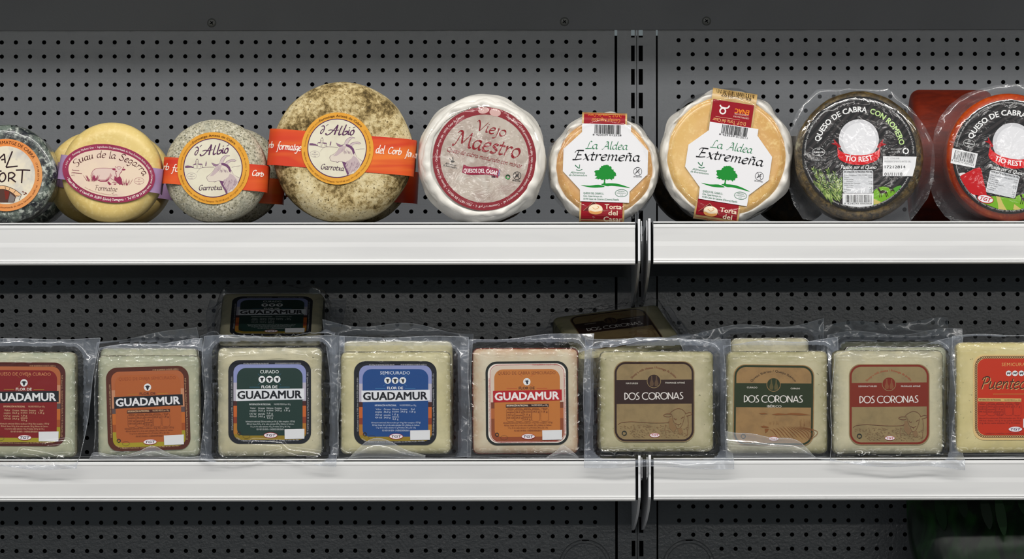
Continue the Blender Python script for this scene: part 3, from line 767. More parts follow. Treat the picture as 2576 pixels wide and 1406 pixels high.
def goat_wheel(name, label, cpx, Rpx, y0, thick, edge, mat, lab, rot, band_c, band_tilt, band_half, band_w, words, group=None, printed=True, lean=1.0, wob=0.0008):
    u = usc(y0); Rm = Rpx * u
    t = stand_wheel(name, label, cpx, y0, lean, thick, group)
    wheel_body('rind', t, Rm, thick, edge * u, mat, wob, 28, Rpx * 0.37)
    L2 = lambda px, py: ((px - cpx) * u, Rm + (558 - Rpx - py) * u)
    bx, bz = L2(*band_c); half = band_half * u; rc = edge * u * 0.8
    strap('paper_band', t, bx, bz, band_tilt, half, rc, band_w * u, thick * 0.5, BAND_OR, -0.0006)
    hf = strap_hf(half, rc, -0.0006)
    if printed:
        bandpart = t.children[-1]
        ct = math.cos(math.radians(band_tilt))
        pb = Print(bandpart, (bx, bz), band_c, 0, 1, lambda x, z: hf((x - bx) / ct), u, lift=0.0003)
        pb.frame(0, 0, 1)
        for body, x, y, h, wd, rot_ in words:
            pb.pen('band_lettering', (250, 236, 226), body, x, y, h, wd, rot_, 3.0, (30, 0.6), shear=0.12)
            pb.done(); pb.bk = {}
        lx, lz = L2(*lab)
        pr = Print(None, (lx, lz), (537.5, 422.8), rot, 1.0, lambda x, z: -0.0008, u)
        pr.frame(440, 325, 7.21)
        lb = plate('label', circle(703, 705, 655, 64), ORANGE_RING, t, pr, 0.0005)
        pr.parent = lb; pr.lift0 = 0.0006
        art_goat(pr, lb)
    return t

# small grey wheel, large mottled wheel and the wheels standing behind them
gw = goat_wheel('goat_cheese_wheel', 'small grey speckled cheese with a goat label and orange paper band', 541, 130, 0.020, 0.062, 44, M_grey, (537.5, 422.8), 0,
           (541, 438), 5.0, 133, 67, [('rb', 409, 425, 9, 16, 5), ('fo', 432, 430, 10, 18, 5), ('Corb', 634, 441, 8.5, 29, 6)], None, True, 1.0)
gw2 = goat_wheel('goat_cheese_wheel', 'large mottled brown cheese with a goat label and wide orange band', 861, 177, 0.020, 0.080, 56, M_brown, (849.5, 374.5), 6,
           (859, 383), 4.6, 186, 92, [('rb', 675, 371, 9, 13, 2), ('formatge', 696, 376, 11, 62, 4), ('del', 945, 386, 12, 22, 5), ('Corb', 976, 387, 10, 34, 6), ('form', 1020, 393, 11, 28, 9)], None, True, 1.0, 0.0010)
def plain_goat(cpx, Rpx, y0, edge, mat, label, bc, half, wid):
    t = goat_wheel('goat_cheese_wheel', label, cpx, Rpx, y0, 0.06, edge, mat, None, 0, bc, 3.0, half, wid, [], None, False, 0)
    return t
plain_goat(584, 124, 0.105, 42, M_grey, 'grey speckled cheese hidden behind the small goat-label cheese', (584, 468), 128, 64)
plain_goat(885, 160, 0.125, 52, M_brown, 'mottled brown cheese hidden behind the large goat-label cheese', (885, 455), 166, 80)

# ------------------------------------------------------------------ yellow wheel with the cow label
def yellow_wheel(label, cpx, Rpx, y0, printed):
    u = usc(y0); Rm = Rpx * u
    t = stand_wheel('yellow_cheese_wheel', label, cpx, y0, 1.0, 0.062, None)
    wheel_body('rind', t, Rm, 0.062, 34 * u, M_yellow, 0.0006, 22, 3.0, dome=0.0006)
    bx, bz = -2 * u, Rm - 5 * u; half = 131 * u; rc = 26 * u
    strap('paper_band', t, bx, bz, 8.4, half, rc, 62 * u, 0.03, mottled('lilac_band_print', (172, 142, 180), [(20, 0.4, 0.7, (156, 122, 166), 3)], rough=0.5, spec=0.3, bmp=None) if printed else ink((164, 132, 172)), -0.0012)
    if not printed: return t
    pr = Print(None, (-4 * u, Rm - 4 * u), (275, 436), 0, 1.0, lambda x, z: -0.0016, u)
    pr.frame(150, 350, 8.27)
    el = lambda k: circle(1032, 712, 970 * k, 72, 608 * k, rot=9)
    cx_, cy_ = 1028, 712
    ell = lambda a, b_, a0=0, a1=360, n=72: circle(cx_, cy_, a, n, b_, a0, a1, 9)
    lb = plate('label', ell(972, 600), mottled('wine_print', (152, 46, 82), [(30, 0.4, 0.7, (140, 36, 70), 3)], rough=0.45, spec=0.3, bmp=None), t, pr, 0.0005)
    pr.parent = lb; pr.lift0 = 0.0006
    pr.poly('label_field', None, ell(846, 478), mat=mottled('blush_print', (234, 212, 188), [(26, 0.45, 0.7, (222, 196, 184), 3)], rough=0.5, spec=0.3, bmp=None))
    W = (244, 228, 224)
    pr.text('rim_lettering', W, 'Formatge Madurat Gras  •  Ingredients: Llet pasteuritzada de Vaca, Ferments làctics, Quall, Sal i Cloramur. Pasta Cuita', h=44, path=ell(888, 518, -152, 32, 90), bold=0.012, res=1)
    pr.text('rim_lettering', W, '• 350 gr', h=36, path=ell(888, 518, -182, -158, 20), bold=0.01, res=1)
    pr.text('rim_lettering', W, '• Natri Ninot •  c/ Castell s/n  ALBIÓ (Llorac) Tarragona  •  Tel 977 88 14 21 •', h=54, path=ell(934, 562, 156, 26, 90), bold=0.02, res=1)
    dark = (84, 36, 40)
    base = catmull([(372,590),(430,510),(500,462),(570,440),(640,420),(730,396),(860,388),(950,388),(1050,402),(1150,408),(1240,430),(1340,460),(1440,500),(1520,540),(1600,590),(1660,648),(1715,720),(1745,770)], False, 5)
    pr.pen('title_lettering', dark, 'Suau de la Segarra', 0, 0, 84, None, 0, 21, (38, 0.42), path=base, shear=0.1)
    pr.pen('title_lettering', dark, 'Formatge', 735, 1062, 66, 470, 4, 12, (38, 0.45), shear=0.05)
    f = (226, 200, 190); s1 = (150, 52, 84); s2 = (198, 150, 150)
    pr.poly('illustration', f, catmull([(670,700),(720,635),(800,605),(950,600),(1100,608),(1180,640),(1190,720),(1160,800),(1060,860),(960,880),(850,868),(770,830),(700,800)], True, 4))
    pr.poly('illustration', s2, [(780,800),(860,840),(960,840),(1040,770),(1060,700),(1100,760),(1030,850),(960,885),(850,872)])
    pr.poly('illustration', s1, [(780,832),(860,866),(960,862),(1020,825),(1040,790),(1030,840),(985,884),(860,884),(795,856)])
    pr.poly('illustration', s1, [(720,735),(768,835),(700,850),(690,800)])
    pr.poly('illustration', s1, [(1150,760),(1200,805),(1262,770),(1300,830),(1312,945),(1250,930),(1190,890),(1140,850)])
    pr.poly('illustration', f, [(1180,640),(1170,690),(1190,760),(1205,812),(1236,775),(1262,720),(1310,650),(1292,590),(1240,568),(1200,588)])
    pr.poly('illustration', s1, catmull([(1095,615),(1140,605),(1172,618),(1160,648),(1120,642)], True, 4)); pr.poly('illustration', s1, catmull([(1318,612),(1378,628),(1345,652),(1308,642)], True, 4))
    for q in ([(1000,880),(1040,905),(1092,935),(1045,955),(1005,915)], [(1130,930),(1190,920),(1180,945),(1135,945)], [(1250,905),(1300,945),(1240,945)]): pr.poly('illustration', s1, q)
    for q, w_ in (([(655,770),(680,692),(720,637),(800,606),(950,600),(1100,612)], 8), ([(1180,640),(1170,690),(1190,760),(1205,812)], 9), ([(1310,650),(1262,720),(1245,790)], 9), ([(1200,588),(1240,568),(1292,590)], 8),
                  ([(1162,566),(1186,592)], 9), ([(1348,572),(1326,598)], 9), ([(1178,660),(1200,680)], 14), ([(1280,690),(1300,680)], 14), ([(1200,600),(1240,630),(1280,605)], 5), ([(700,700),(680,800)], 8),
                  ([(1060,800),(1090,830),(1130,850),(1140,900)], 7), ([(1040,800),(1010,860),(1080,940)], 8), ([(1100,900),(1200,905),(1260,950)], 6), ([(1190,760),(1180,700)], 6)):
        pr.stroke('illustration', s1, q, w_)
    rr = random.Random(2)
    for cx2, cy2, k2, sp in ((670, 885, 30, 130), (1390, 965, 26, 110)):
        for k in range(k2):
            x = cx2 + rr.uniform(-sp * 0.7, sp * 0.7); l = rr.uniform(50, 150); a = (x - cx2) / sp * 0.9 + rr.uniform(-0.2, 0.2)
            pr.stroke('illustration', s1, [(x, cy2 + rr.uniform(-25, 12)), (x + l * math.sin(a) * 0.5, cy2 - l * 0.5), (x + l * math.sin(a), cy2 - l)], rr.uniform(4, 9), taper=True)
    pr.stroke('illustration', (170, 96, 116), circle(1660, 870, 100, 30, 70), 5, True, False)
    for i, tx in enumerate(('ES', '10.4567/CT', 'CE')): pr.text('fine_print', (170, 96, 116), tx, 1660, 842 + i * 42, 18, (40, 150, 40)[i])
    for i, (tx, wd) in enumerate((('Conservar', 150), ('preferentment', 215), ('a 6ºC', 70))): pr.text('fine_print', (130, 60, 80), tx, 262 - i * 6, 650 + i * 46 + i * 8, 24, wd, 'L', 5)
    pr.stroke('fine_print', (150, 70, 90), [(275, 640), (415, 655)], 6, smooth=False); pr.stroke('fine_print', (150, 70, 90), [(265, 690), (470, 715)], 6, smooth=False)
    pr.text('fine_print', (170, 110, 110), 'Prod. elaborat a l’obrador Formatgeria N. 2622 PN', h=22, path=ell(800, 446, 124, 72, 30), res=1)
    pr.done()
    return t
yellow_wheel('yellow cheese with an oval cow label and lilac band', 279, 126.5, 0.020, True)
yellow_wheel('plain yellow cheese behind the cow-label cheese, peeping out at its left', 233, 117, 0.100, False)
yellow_wheel('plain yellow cheese behind the cow-label cheese, peeping out at its right', 311, 118, 0.170, False)

# ------------------------------------------------------------------ ash wheel cut by the left edge of the picture
y0 = 0.020; u = usc(y0); Rm = 123 * u
t = stand_wheel('ashen_cheese_wheel', 'black and white marbled cheese with an orange ringed label at the left edge', 17, y0, 1.0, 0.078)
wheel_body('rind', t, Rm, 0.078, 26 * u, M_ash, 0.0012, 45, 9.0)
pr = Print(None, (-1 * u, Rm - 5 * u), (16, 440), 0, 1.0, lambda x, z: -0.0010, u)
pr.frame(0, 300, 5.306); cx_, cy_ = 85, 743
lb = plate('label', circle(cx_, cy_, 483, 64), mottled('orange_print', (232, 136, 62), [(12, 0.4, 0.62, (222, 158, 96), 3)], rough=0.45, spec=0.35, bmp=None), t, pr, 0.0005)
pr.parent = lb; pr.lift0 = 0.0006
pr.poly('label_field', None, circle(cx_, cy_ + 2, 388, 56), mat=mottled('watercolour_print', (232, 222, 200), [(24, 0.5, 0.62, (196, 192, 188), 4), (17, 0.58, 0.7, (224, 190, 120), 3), (40, 0.6, 0.7, (170, 166, 172), 3)], rough=0.5, spec=0.3, bmp=None))
D = (50, 28, 34)
pr.text('ring_lettering', (90, 44, 20), 'FORMATGE DE CABRA', h=44, path=circle(cx_, cy_, 414, 50, a0=-112, a1=-31), bold=0.012)
pr.text('ring_lettering', (130, 66, 30), 'Elaborat amb llet pasteuritzada de cabra, ferments, quall i sal  ·  Tel 977 88 14 21', h=24, path=circle(cx_, cy_, 445, 60, a0=140, a1=-22), bold=0.01, res=1)
for q in ([(-40,590),(0,520),(62,462)], [(62,462),(74,585)], [(20,540),(74,530)], [(170,425),(128,530),(84,640)], [(84,640),(240,625)],
          [(215,678),(310,676),(408,680)], [(305,680),(292,850)], [(120,715),(118,830)], [(120,718),(165,710),(202,742),(170,780),(126,788)], [(150,788),(215,838)],
          [(-60,690),(25,690)], [(-40,690),(-44,830)], [(-40,755),(10,752)]):
    pr.stroke('title_lettering' if q[0][1] < 660 else 'second_line_lettering', D, q, 19)
pr.stroke('second_line_lettering', D, [(45,712),(5,740),(-5,790),(20,832),(62,815),(80,765),(62,722),(40,714)], 19)
arch = catmull([(-150,1000),(-60,910),(40,885),(140,910),(220,950),(290,1005)], False, 5); arch2 = catmull([(-130,1030),(-50,950),(30,932),(110,950),(190,1000),(215,1040)], False, 5)
pr.poly('illustration', (236, 188, 140), clip_half(arch + list(reversed(arch2)), 1, 1090, False))
pr.poly('illustration', (86, 58, 50), band(arch2 + [(190, 1110), (-100, 1110)], 900, 1112)); pr.poly('illustration', (126, 118, 116), [(140,985),(205,1040),(190,1100),(110,1105)]); pr.poly('illustration', (120, 44, 34), [(60,945),(130,965),(110,1060),(80,1075)])
for q in (arch, arch2): pr.stroke('illustration', D, q, 6, smooth=False)
for q in ([(70,890),(80,932)], [(140,908),(122,950)], [(215,948),(185,985)], [(290,1005),(260,1080)], [(210,1020),(265,1025)], [(-20,900),(-10,940)], [(205,1045),(200,1095)]): pr.stroke('illustration', D, q, 5)
for x, y in ((312, 968), (345, 980), (330, 1000), (350, 990)): pr.poly('illustration', (110, 52, 44), circle(x, y, 15, 10, 6, rot=15))
pr.done()

t = stand_wheel('ashen_cheese_wheel', 'second dark marbled cheese behind the ash-coated one, peeping out at its right', 66, 0.180, 0, 0.07)
wheel_body('rind', t, 108 * usc(0.18), 0.07, 26 * u, M_ash, 0.0012, 45, 5.0)

# ------------------------------------------------------------------ white paper-wrapped wheel with the maroon ring
y0 = 0.020; u = usc(y0); Rm = 158 * u
t = stand_wheel('paper_wrapped_cheese', 'white paper-wrapped cheese with maroon ring and italic lettering', 1213, y0, 1.2, 0.085)
wheel_body('rind', t, Rm, 0.085, 22 * u, M_paper, 0.0016, 26, 4.0, rim_mat=ink((120, 96, 78), 0.6, 0.3), rim_from=15)
cz = Rm - 2 * u
ripple_ring('paper_wrapper', t, 1 * u, cz, 132 * u, 165 * u, -0.0015, 0.020, M_paper, 0.0030, 3.3, jag=0.06, dy=0.005, bulge=0.0030, freq=3.6)
pr = Print(None, (6 * u, Rm + (400 - 401) * u), (1219, 401), 0, 1.0, lambda x, z: -0.0018, u)
pr.frame(1080, 260, 5.0214); cx_, cy_ = 698, 712
lb = plate('label', circle(cx_, cy_, 656, 72), M_mould, t, pr, 0.0005)
pr.parent = lb; pr.lift0 = 0.0006
pr.poly('label_ring', MAROON, circle(cx_, cy_, 654, 72), [circle(cx_ + 2, cy_ - 2, 558, 72)], mat=ink((138, 20, 36), 0.3, 0.5))
pr.poly('label_ring', (214, 176, 170), circle(835, 128, 72, 20, 50, rot=10)); pr.poly('label_ring', (214, 176, 170), circle(690, 100, 70, 20, 40, rot=-8))
W = (238, 226, 222)
pr.text('ring_lettering', W, 'Ingredientes: LECHE pasteurizada de cabra, cuajo, endurecedor cloruro cálcico, fermentos y sal  •  Conservar a 6º y 8º C  •  PESO NETO EN VENTA  •  Quesos del Casar S.L. - Ctra. Casar - Arroyo s/n • 10190 Casar de Cáceres', h=30,
        path=circle(cx_, cy_, 592, 160, a0=-61, a1=245), bold=0.012, res=1)
nib = (40, 0.28); RD = (140, 26, 36)
pr.pen('title_lettering', RD, 'Viejo', 575, 346, 78, 400, 13, 22, nib, shear=0.1)
pr.pen('title_lettering', RD, 'Maestro', 305, 532, 116, 850, 12, 33, nib, shear=0.12)
pr.pen('title_lettering', RD, 'Queso de cabra madurado con mohos', 222, 612, 34, 965, 13, 8.5, (40, 0.4), shear=0.15)
for q in ([(258,705),(285,738),(300,735)], [(300,690),(305,740)], [(268,745),(300,752),(322,742)]): pr.stroke('fine_print', (40, 40, 44), q, 9)
pr.text('fine_print', (40, 40, 44), 'Alimentos', 270, 792, 26, 140, 'C', 12, shear=0.3); pr.text('fine_print', (40, 40, 44), 'de Extremadura', 262, 820, 26, 185, 'C', 12, shear=0.3)
pr.poly('ribbon_emblem', (150, 34, 66), catmull([(435,785),(520,815),(600,812),(700,805),(790,820),(880,850),(870,958)], False, 4) + [(862, 952), (790, 920), (700, 912), (600, 915), (500, 915), (416, 885)])
pr.poly('ribbon_emblem', (70, 22, 40), [(790,918),(845,932),(835,952),(788,945)]); pr.poly('ribbon_emblem', (128, 108, 150), [(882,852),(900,850),(886,930),(868,930)])
pr.text('ribbon_lettering', (248, 240, 240), 'QUESOS DEL CASAR', h=50, path=catmull([(436,885),(520,888),(620,888),(730,892),(858,918)], False, 6), bold=0.02)
pr.stroke('fine_print', (44, 140, 60), circle(995, 942, 24, 16, a0=20, a1=200), 14, smooth=False); pr.stroke('fine_print', (20, 60, 36), circle(995, 942, 24, 16, a0=200, a1=380), 14, smooth=False)
def no_gluten(pr, x, y, r, c, w_):
    pr.stroke('fine_print', c, circle(x, y, r, 28), w_, True, False); pr.stroke('fine_print', c, [(x - r * 0.5, y - r * 0.8), (x + r * 0.55, y + r * 0.8)], w_, smooth=False)
    for q in ([(-0.6, 0.5), (0, 0), (0.5, -0.6)], [(-0.3, 0.1), (-0.1, -0.3)], [(0.1, 0.2), (0.45, 0.0)], [(0.1, -0.3), (0.25, -0.55)], [(-0.5, 0.2), (-0.2, 0.3)]):
        pr.stroke('fine_print', c, [(x + a * r, y + b_ * r) for a, b_ in q], w_ * 1.2)
no_gluten(pr, 1112, 925, 49, (40, 36, 40), 6); pr.text('fine_print', (40, 36, 40), 'SIN GLUTEN', 1100, 998, 18, 100, 'C', 9, bold=0.02)
pr.done()
# clear film crumpled over the face
def film_disc(name, parent, cx, cz, r, y, mat, amp, seed, freq):
    n, m = 26, 72; vs = [(cx, y, cz)]; fs = []
    for k in range(1, n + 1):
        for i in range(m):
            a = 2 * math.pi * i / m; rr = r * k / n; x, z = rr * math.cos(a), rr * math.sin(a)
            q = nz(x * freq + seed, z * freq * 0.6, 1.0); cr = (1 - abs(q) * 3.2); cr = cr if cr > 0 else 0
            top = max(0.0, min(1.0, 0.35 + z / r * 0.9))
            vs.append((cx + x, y - amp * cr * cr * top * (1 - (k / n) ** 6) + 0.004 * (k / n) ** 10, cz + z))
    for i in range(m): fs.append((0, 1 + i, 1 + (i + 1) % m))
    for k in range(n - 1):
        for i in range(m):
            a, b_ = 1 + k * m, 1 + (k + 1) * m; j = (i + 1) % m; fs.append((a + i, b_ + i, b_ + j, a + j))
    return mesh(name, vs, [tuple(reversed(f)) for f in fs], mat, parent, True)
film_disc('clear_film', t, 2 * u, cz, 150 * u, -0.0034, M_shrink, 0.0035, 2.2, 26)

# ------------------------------------------------------------------ two soft cheeses with white octagonal labels
def art_village(pr):
    pr.frame(1400, 280, 5.02); GR = (36, 120, 66); BK = (24, 24, 28)
    nib = (40, 0.22)
    pr.pen('title_lettering', (56, 128, 88), 'La', 368, 478, 58, 158, 1.5, 15, nib, shear=0.15)
    pr.pen('title_lettering', (56, 128, 88), 'Aldea', 580, 484, 58, 322, 1.5, 15, nib, shear=0.15)
    pr.pen('title_lettering', BK, 'Extremeña', 208, 616, 72, 850, 1.6, 23, nib, shear=0.15)
    g = (30, 140, 52)
    out = [(480,770),(500,750),(530,750),(555,720),(580,690),(620,688),(650,682),(680,700),(700,715),(690,735),(720,742),(730,770),(760,795),(755,820),(722,825),(735,850),(700,872),(670,858),(640,868),(615,858),(590,872),(560,858),(525,862),(490,850),(512,830),(485,815),(502,795)]
    rr = random.Random(9); q = []
    for i in range(len(out)):
        a, c = out[i], out[(i + 1) % len(out)]
        for k in range(4):
            tt = k / 4; q.append((a[0] + (c[0] - a[0]) * tt + rr.uniform(-7, 7), a[1] + (c[1] - a[1]) * tt + rr.uniform(-7, 7)))
    pr.poly('tree_emblem', g, q)
    pr.poly('tree_emblem', g, [(596,850),(626,850),(616,890),(624,925),(592,925),(603,890)])
    pr.poly('tree_emblem', g, catmull([(310,937),(420,944),(530,932),(612,956),(520,968),(420,964)], True, 3)); pr.poly('tree_emblem', g, catmull([(565,925),(640,915),(740,916),(830,936),(932,974),(820,958),(700,946),(640,950)], True, 3))
    for s_ in ([(238,682),(270,712),(290,725)], [(296,676),(292,725)], [(252,742),(290,750),(328,738)], [(240,690),(280,722)]): pr.stroke('fine_print', (40, 116, 78), s_, 8)
    pr.text('fine_print', (70, 130, 96), 'Alimentos', 268, 790, 26, 180, 'C', 1.5, shear=0.3); pr.text('fine_print', (70, 130, 96), 'de Extremadura', 272, 822, 24, 230, 'C', 1.5, shear=0.3)
    no_gluten(pr, 1028, 766, 52, (50, 50, 54), 5); pr.text('fine_print', (60, 60, 64), 'SIN GLUTEN', 1026, 838, 14, 104, 'C', 1.5, bold=0.02)
    for i, (tx, wd) in enumerate((('QUESOS DEL CASAR S.L.', 258), ('Ctra. Casar-Arroyo s/n.', 240), ('10190 Casar de Cáceres (Cáceres) España', 448))):
        pr.text('fine_print', (84, 136, 108), tx, 342, 1048 + i * 36, 24, wd, 'L', 1.6, bold=0.01)
    pr.stroke('fine_print', (84, 136, 108), circle(822, 1038, 78, 30, 46), 5, True, False)
    for i, tx in enumerate(('ESPAÑA', '10.007056/CC', 'C.E.')): pr.text('fine_print', (84, 136, 108), tx, 822, 1022 + i * 24, 14, (80, 120, 40)[i], 'C', 1.5)

def torta(label, cpx, Rface, Rall, y0, thick, tan, lab_c, rot, digits, lower_top, seed):
    u = usc(y0); Rm = Rall * u
    t = stand_wheel('soft_cheese_torta', label, cpx, y0, 1.2, thick)
    wheel_body('rind', t, Rface * u, thick * 0.9, 20 * u, tan, 0.0005, 24, seed)
    rd = t.children[-1]; rd.location.z = (Rall - Rface) * u
    ripple_ring('paper_wrapper', t, 0, Rm, (Rface - 5) * u, (Rall + 3) * u, 0.0045, 0.022, M_paper, 0.0034, seed, jag=0.07, dy=0.005, bulge=0.004, freq=4.2)
    rim = []
    for k in range(5):                       # wrapper going back round the side
        tt = k / 4; ring = []
        for i in range(120):
            a = 2 * math.pi * i / 120; r = (Rall - 1 + 2 * math.sin(tt * 3.1)) * u + 0.0016 * nz(math.cos(a) * 6 + seed, math.sin(a) * 6, tt * 2)
            ring.append((r * math.cos(a), 0.022 + (thick - 0.02) * tt, Rm + r * math.sin(a)))
        rim.append(ring)
    vs, fs = loft(rim, False, True); mesh('wrapper_side', vs, fs, M_paper, t, True)
    # vertical seal band over top and bottom rim
    bx, bz = (lab_c[0] - 8 * math.cos(math.radians(rot)) * 0 - cpx) * u, Rm + (558 - Rall - lab_c[1]) * u
    GOLD = mottled('gold_foil_print', (206, 172, 112), [(60, 0.4, 0.7, (168, 132, 74), 3)], rough=0.32, spec=0.6, bmp=None)
    tl = rot + 1.8
    half = Rall * u + 0.0005; rc = 26 * u
    cxb = -3.0 * u; czb = Rm
    bandm = strap('seal_band', t, cxb, czb, tl, half, rc, 113 * u, 0.012, GOLD, -0.0004, True)
    hf1 = strap_hf(half, rc, -0.0004); ct, st = math.cos(math.radians(tl)), math.sin(math.radians(tl))
    hfb = lambda x, z: hf1((x - cxb) * st + (z - czb) * ct)
    pb = Print(bandm, (cxb, czb), (0, 0), tl, 1.0, hfb, u, lift=0.0002); pb.frame(0, 0, 1)
    RED = (150, 22, 36); A = Rall
    n = 14
    def patch(name, c, x0, x1, ya, yb):
        for k in range(n):
            p, q = ya + (yb - ya) * k / n, ya + (yb - ya) * (k + 1) / n
            pb.poly(name, c, [(x0, p), (x1, p), (x1, q), (x0, q)])
    patch('brand_print', RED, -52, 52, 50, A - 1.0)
    yt = -A + 1.0 if lower_top is None else lower_top
    patch('certifier_print', RED, -52, 52, yt, -50)
    up = [(1, -1)]
    def flip_text(body, y, h, wd, c, x=0): pb.text('band_lettering', c, body, x, y, h, wd, 'C', 180)
    if lower_top is None:
        flip_text('Consejo Regulador', -A + 15, 9, 72, (226, 150, 60), 3); flip_text('D.O.P. Torta del Casar', -A + 3, 7.5, 84, (226, 150, 60), 0)
    else:
        flip_text('D.O.P. Torta del Casar', lower_top + 46, 9, 84, (236, 190, 120), -4)
        pb.stroke('band_lettering', (220, 180, 150), [(-40, lower_top + 42), (22, lower_top + 42)], 0.8, smooth=False)
        for i, (tx, wd) in enumerate((('CERTIFICADORA', 40), ('ACREDITADA POR', 36))): flip_text(tx, lower_top + 38 - i * 7 - 5, 4, wd, (236, 214, 200), 24)
        pb.text('band_lettering', (240, 140, 40), 'ENAC', 24, lower_top + 15, 11, 36, 'C', 180, bold=0.03)
        for q, c in ((circle(-24, lower_top + 26, 7, 18), (240, 234, 230)), ):
            pb.stroke('band_lettering', c, q, 3.6, True, False)
        pb.stroke('band_lettering', (240, 234, 230), [(-33, lower_top + 12), (-28, lower_top + 17), (-14, lower_top + 17), (-9, lower_top + 10)], 3.6)
        flip_text('ES-CC-0107', -A + 12, 6, 76, (70, 52, 30), 4)
        rr = random.Random(4)
        x = -48.0
        while x < 48:
            wd = rr.choice((1.0, 1.6, 2.6)); pb.poly('band_lettering', (60, 46, 28), [(x, -A + 2), (x + wd, -A + 2), (x + wd, -A + 11 + rr.uniform(-2, 2)), (x, -A + 11)]); x += wd + rr.choice((1.4, 2.2, 3.2))
    # lower part: round cheese picture in a lozenge, three lines of lettering
    yb = A - (36 if lower_top is None else 27)
    k = 0.92
    pb.poly('band_picture', (100, 20, 30), [(-46, yb + 10), (-21, yb - 13), (6, yb + 10), (-20, yb + 30)])
    pb.stroke('band_picture', (214, 170, 130), [(-46, yb + 10), (-21, yb - 13), (6, yb + 10), (-20, yb + 30)], 0.9, True, False)
    pb.poly('band_picture', (236, 214, 178), circle(-16, yb + 6, 18, 24, 13)); pb.poly('band_picture', (226, 160, 90), circle(-16, yb + 10, 17.5, 24, 9, 0, 180))
    pb.poly('band_picture', (246, 230, 200), circle(-16, yb + 3, 17, 24, 9)); pb.stroke('band_picture', (216, 150, 80), [(-24, yb + 2), (-16, yb + 6), (-8, yb + 1), (-12, yb - 2)], 1.4)
    for i, (tx, wd) in enumerate((('Torta', 42), ('del', 23), ('Casar', 46))):
        if yb + 4 + i * 15.5 > A + 2: continue
        pb.text('brand_lettering', (246, 226, 200), tx, 28, yb + 4 + i * 15.5, 11.5, wd, 'C', 0, bold=0.025)
    pb.done()
    # white octagonal label
    lx, lz = (lab_c[0] - cpx) * u, Rm + (558 - Rall - lab_c[1]) * u
    pr = Print(None, (lx, lz), (1524.4, 411.6), rot, 1.0, lambda x, z: -0.0010, u)
    pr.frame(1400, 280, 5.02)
    oc = [(326,157),(946,176),(944,262),(1160,505),(1153,800),(925,1020),(918,1162),(300,1140),(298,995),(83,760),(92,478),(326,265)]
    lb = plate('label', oc, ink((236, 235, 238), 0.5, 0.35, 'white_label_paper'), t, pr, 0.0005)
    pr.parent = lb; pr.lift0 = 0.0006
    art_village(pr)
    pr.barcode(488, 170, 822, 285, digits, 22, 1.6, seed=11)
    pr.done()
    # clear wrap caught round the rim
    ripple_ring('clear_film', t, 0, Rm, (Rface - 16) * u, (Rall + 7) * u, -0.0026, 0.030, M_shrink, 0.002, seed + 2, jag=0.06, dy=0.004, bulge=0.0030, freq=4)
    return t
torta('small tan soft cheese in white paper with an octagonal tree label', 1521, 124, 137, 0.020, 0.055, M_tan, (1524.4, 411.6), 0, '8 423539 012528', None, 5.0)
torta('large golden soft cheese in white paper with an octagonal tree label', 1829, 152, 165, 0.020, 0.060, M_tan2, (1833.4, 414.4), 7, '8 423539 012511', -136, 8.0)

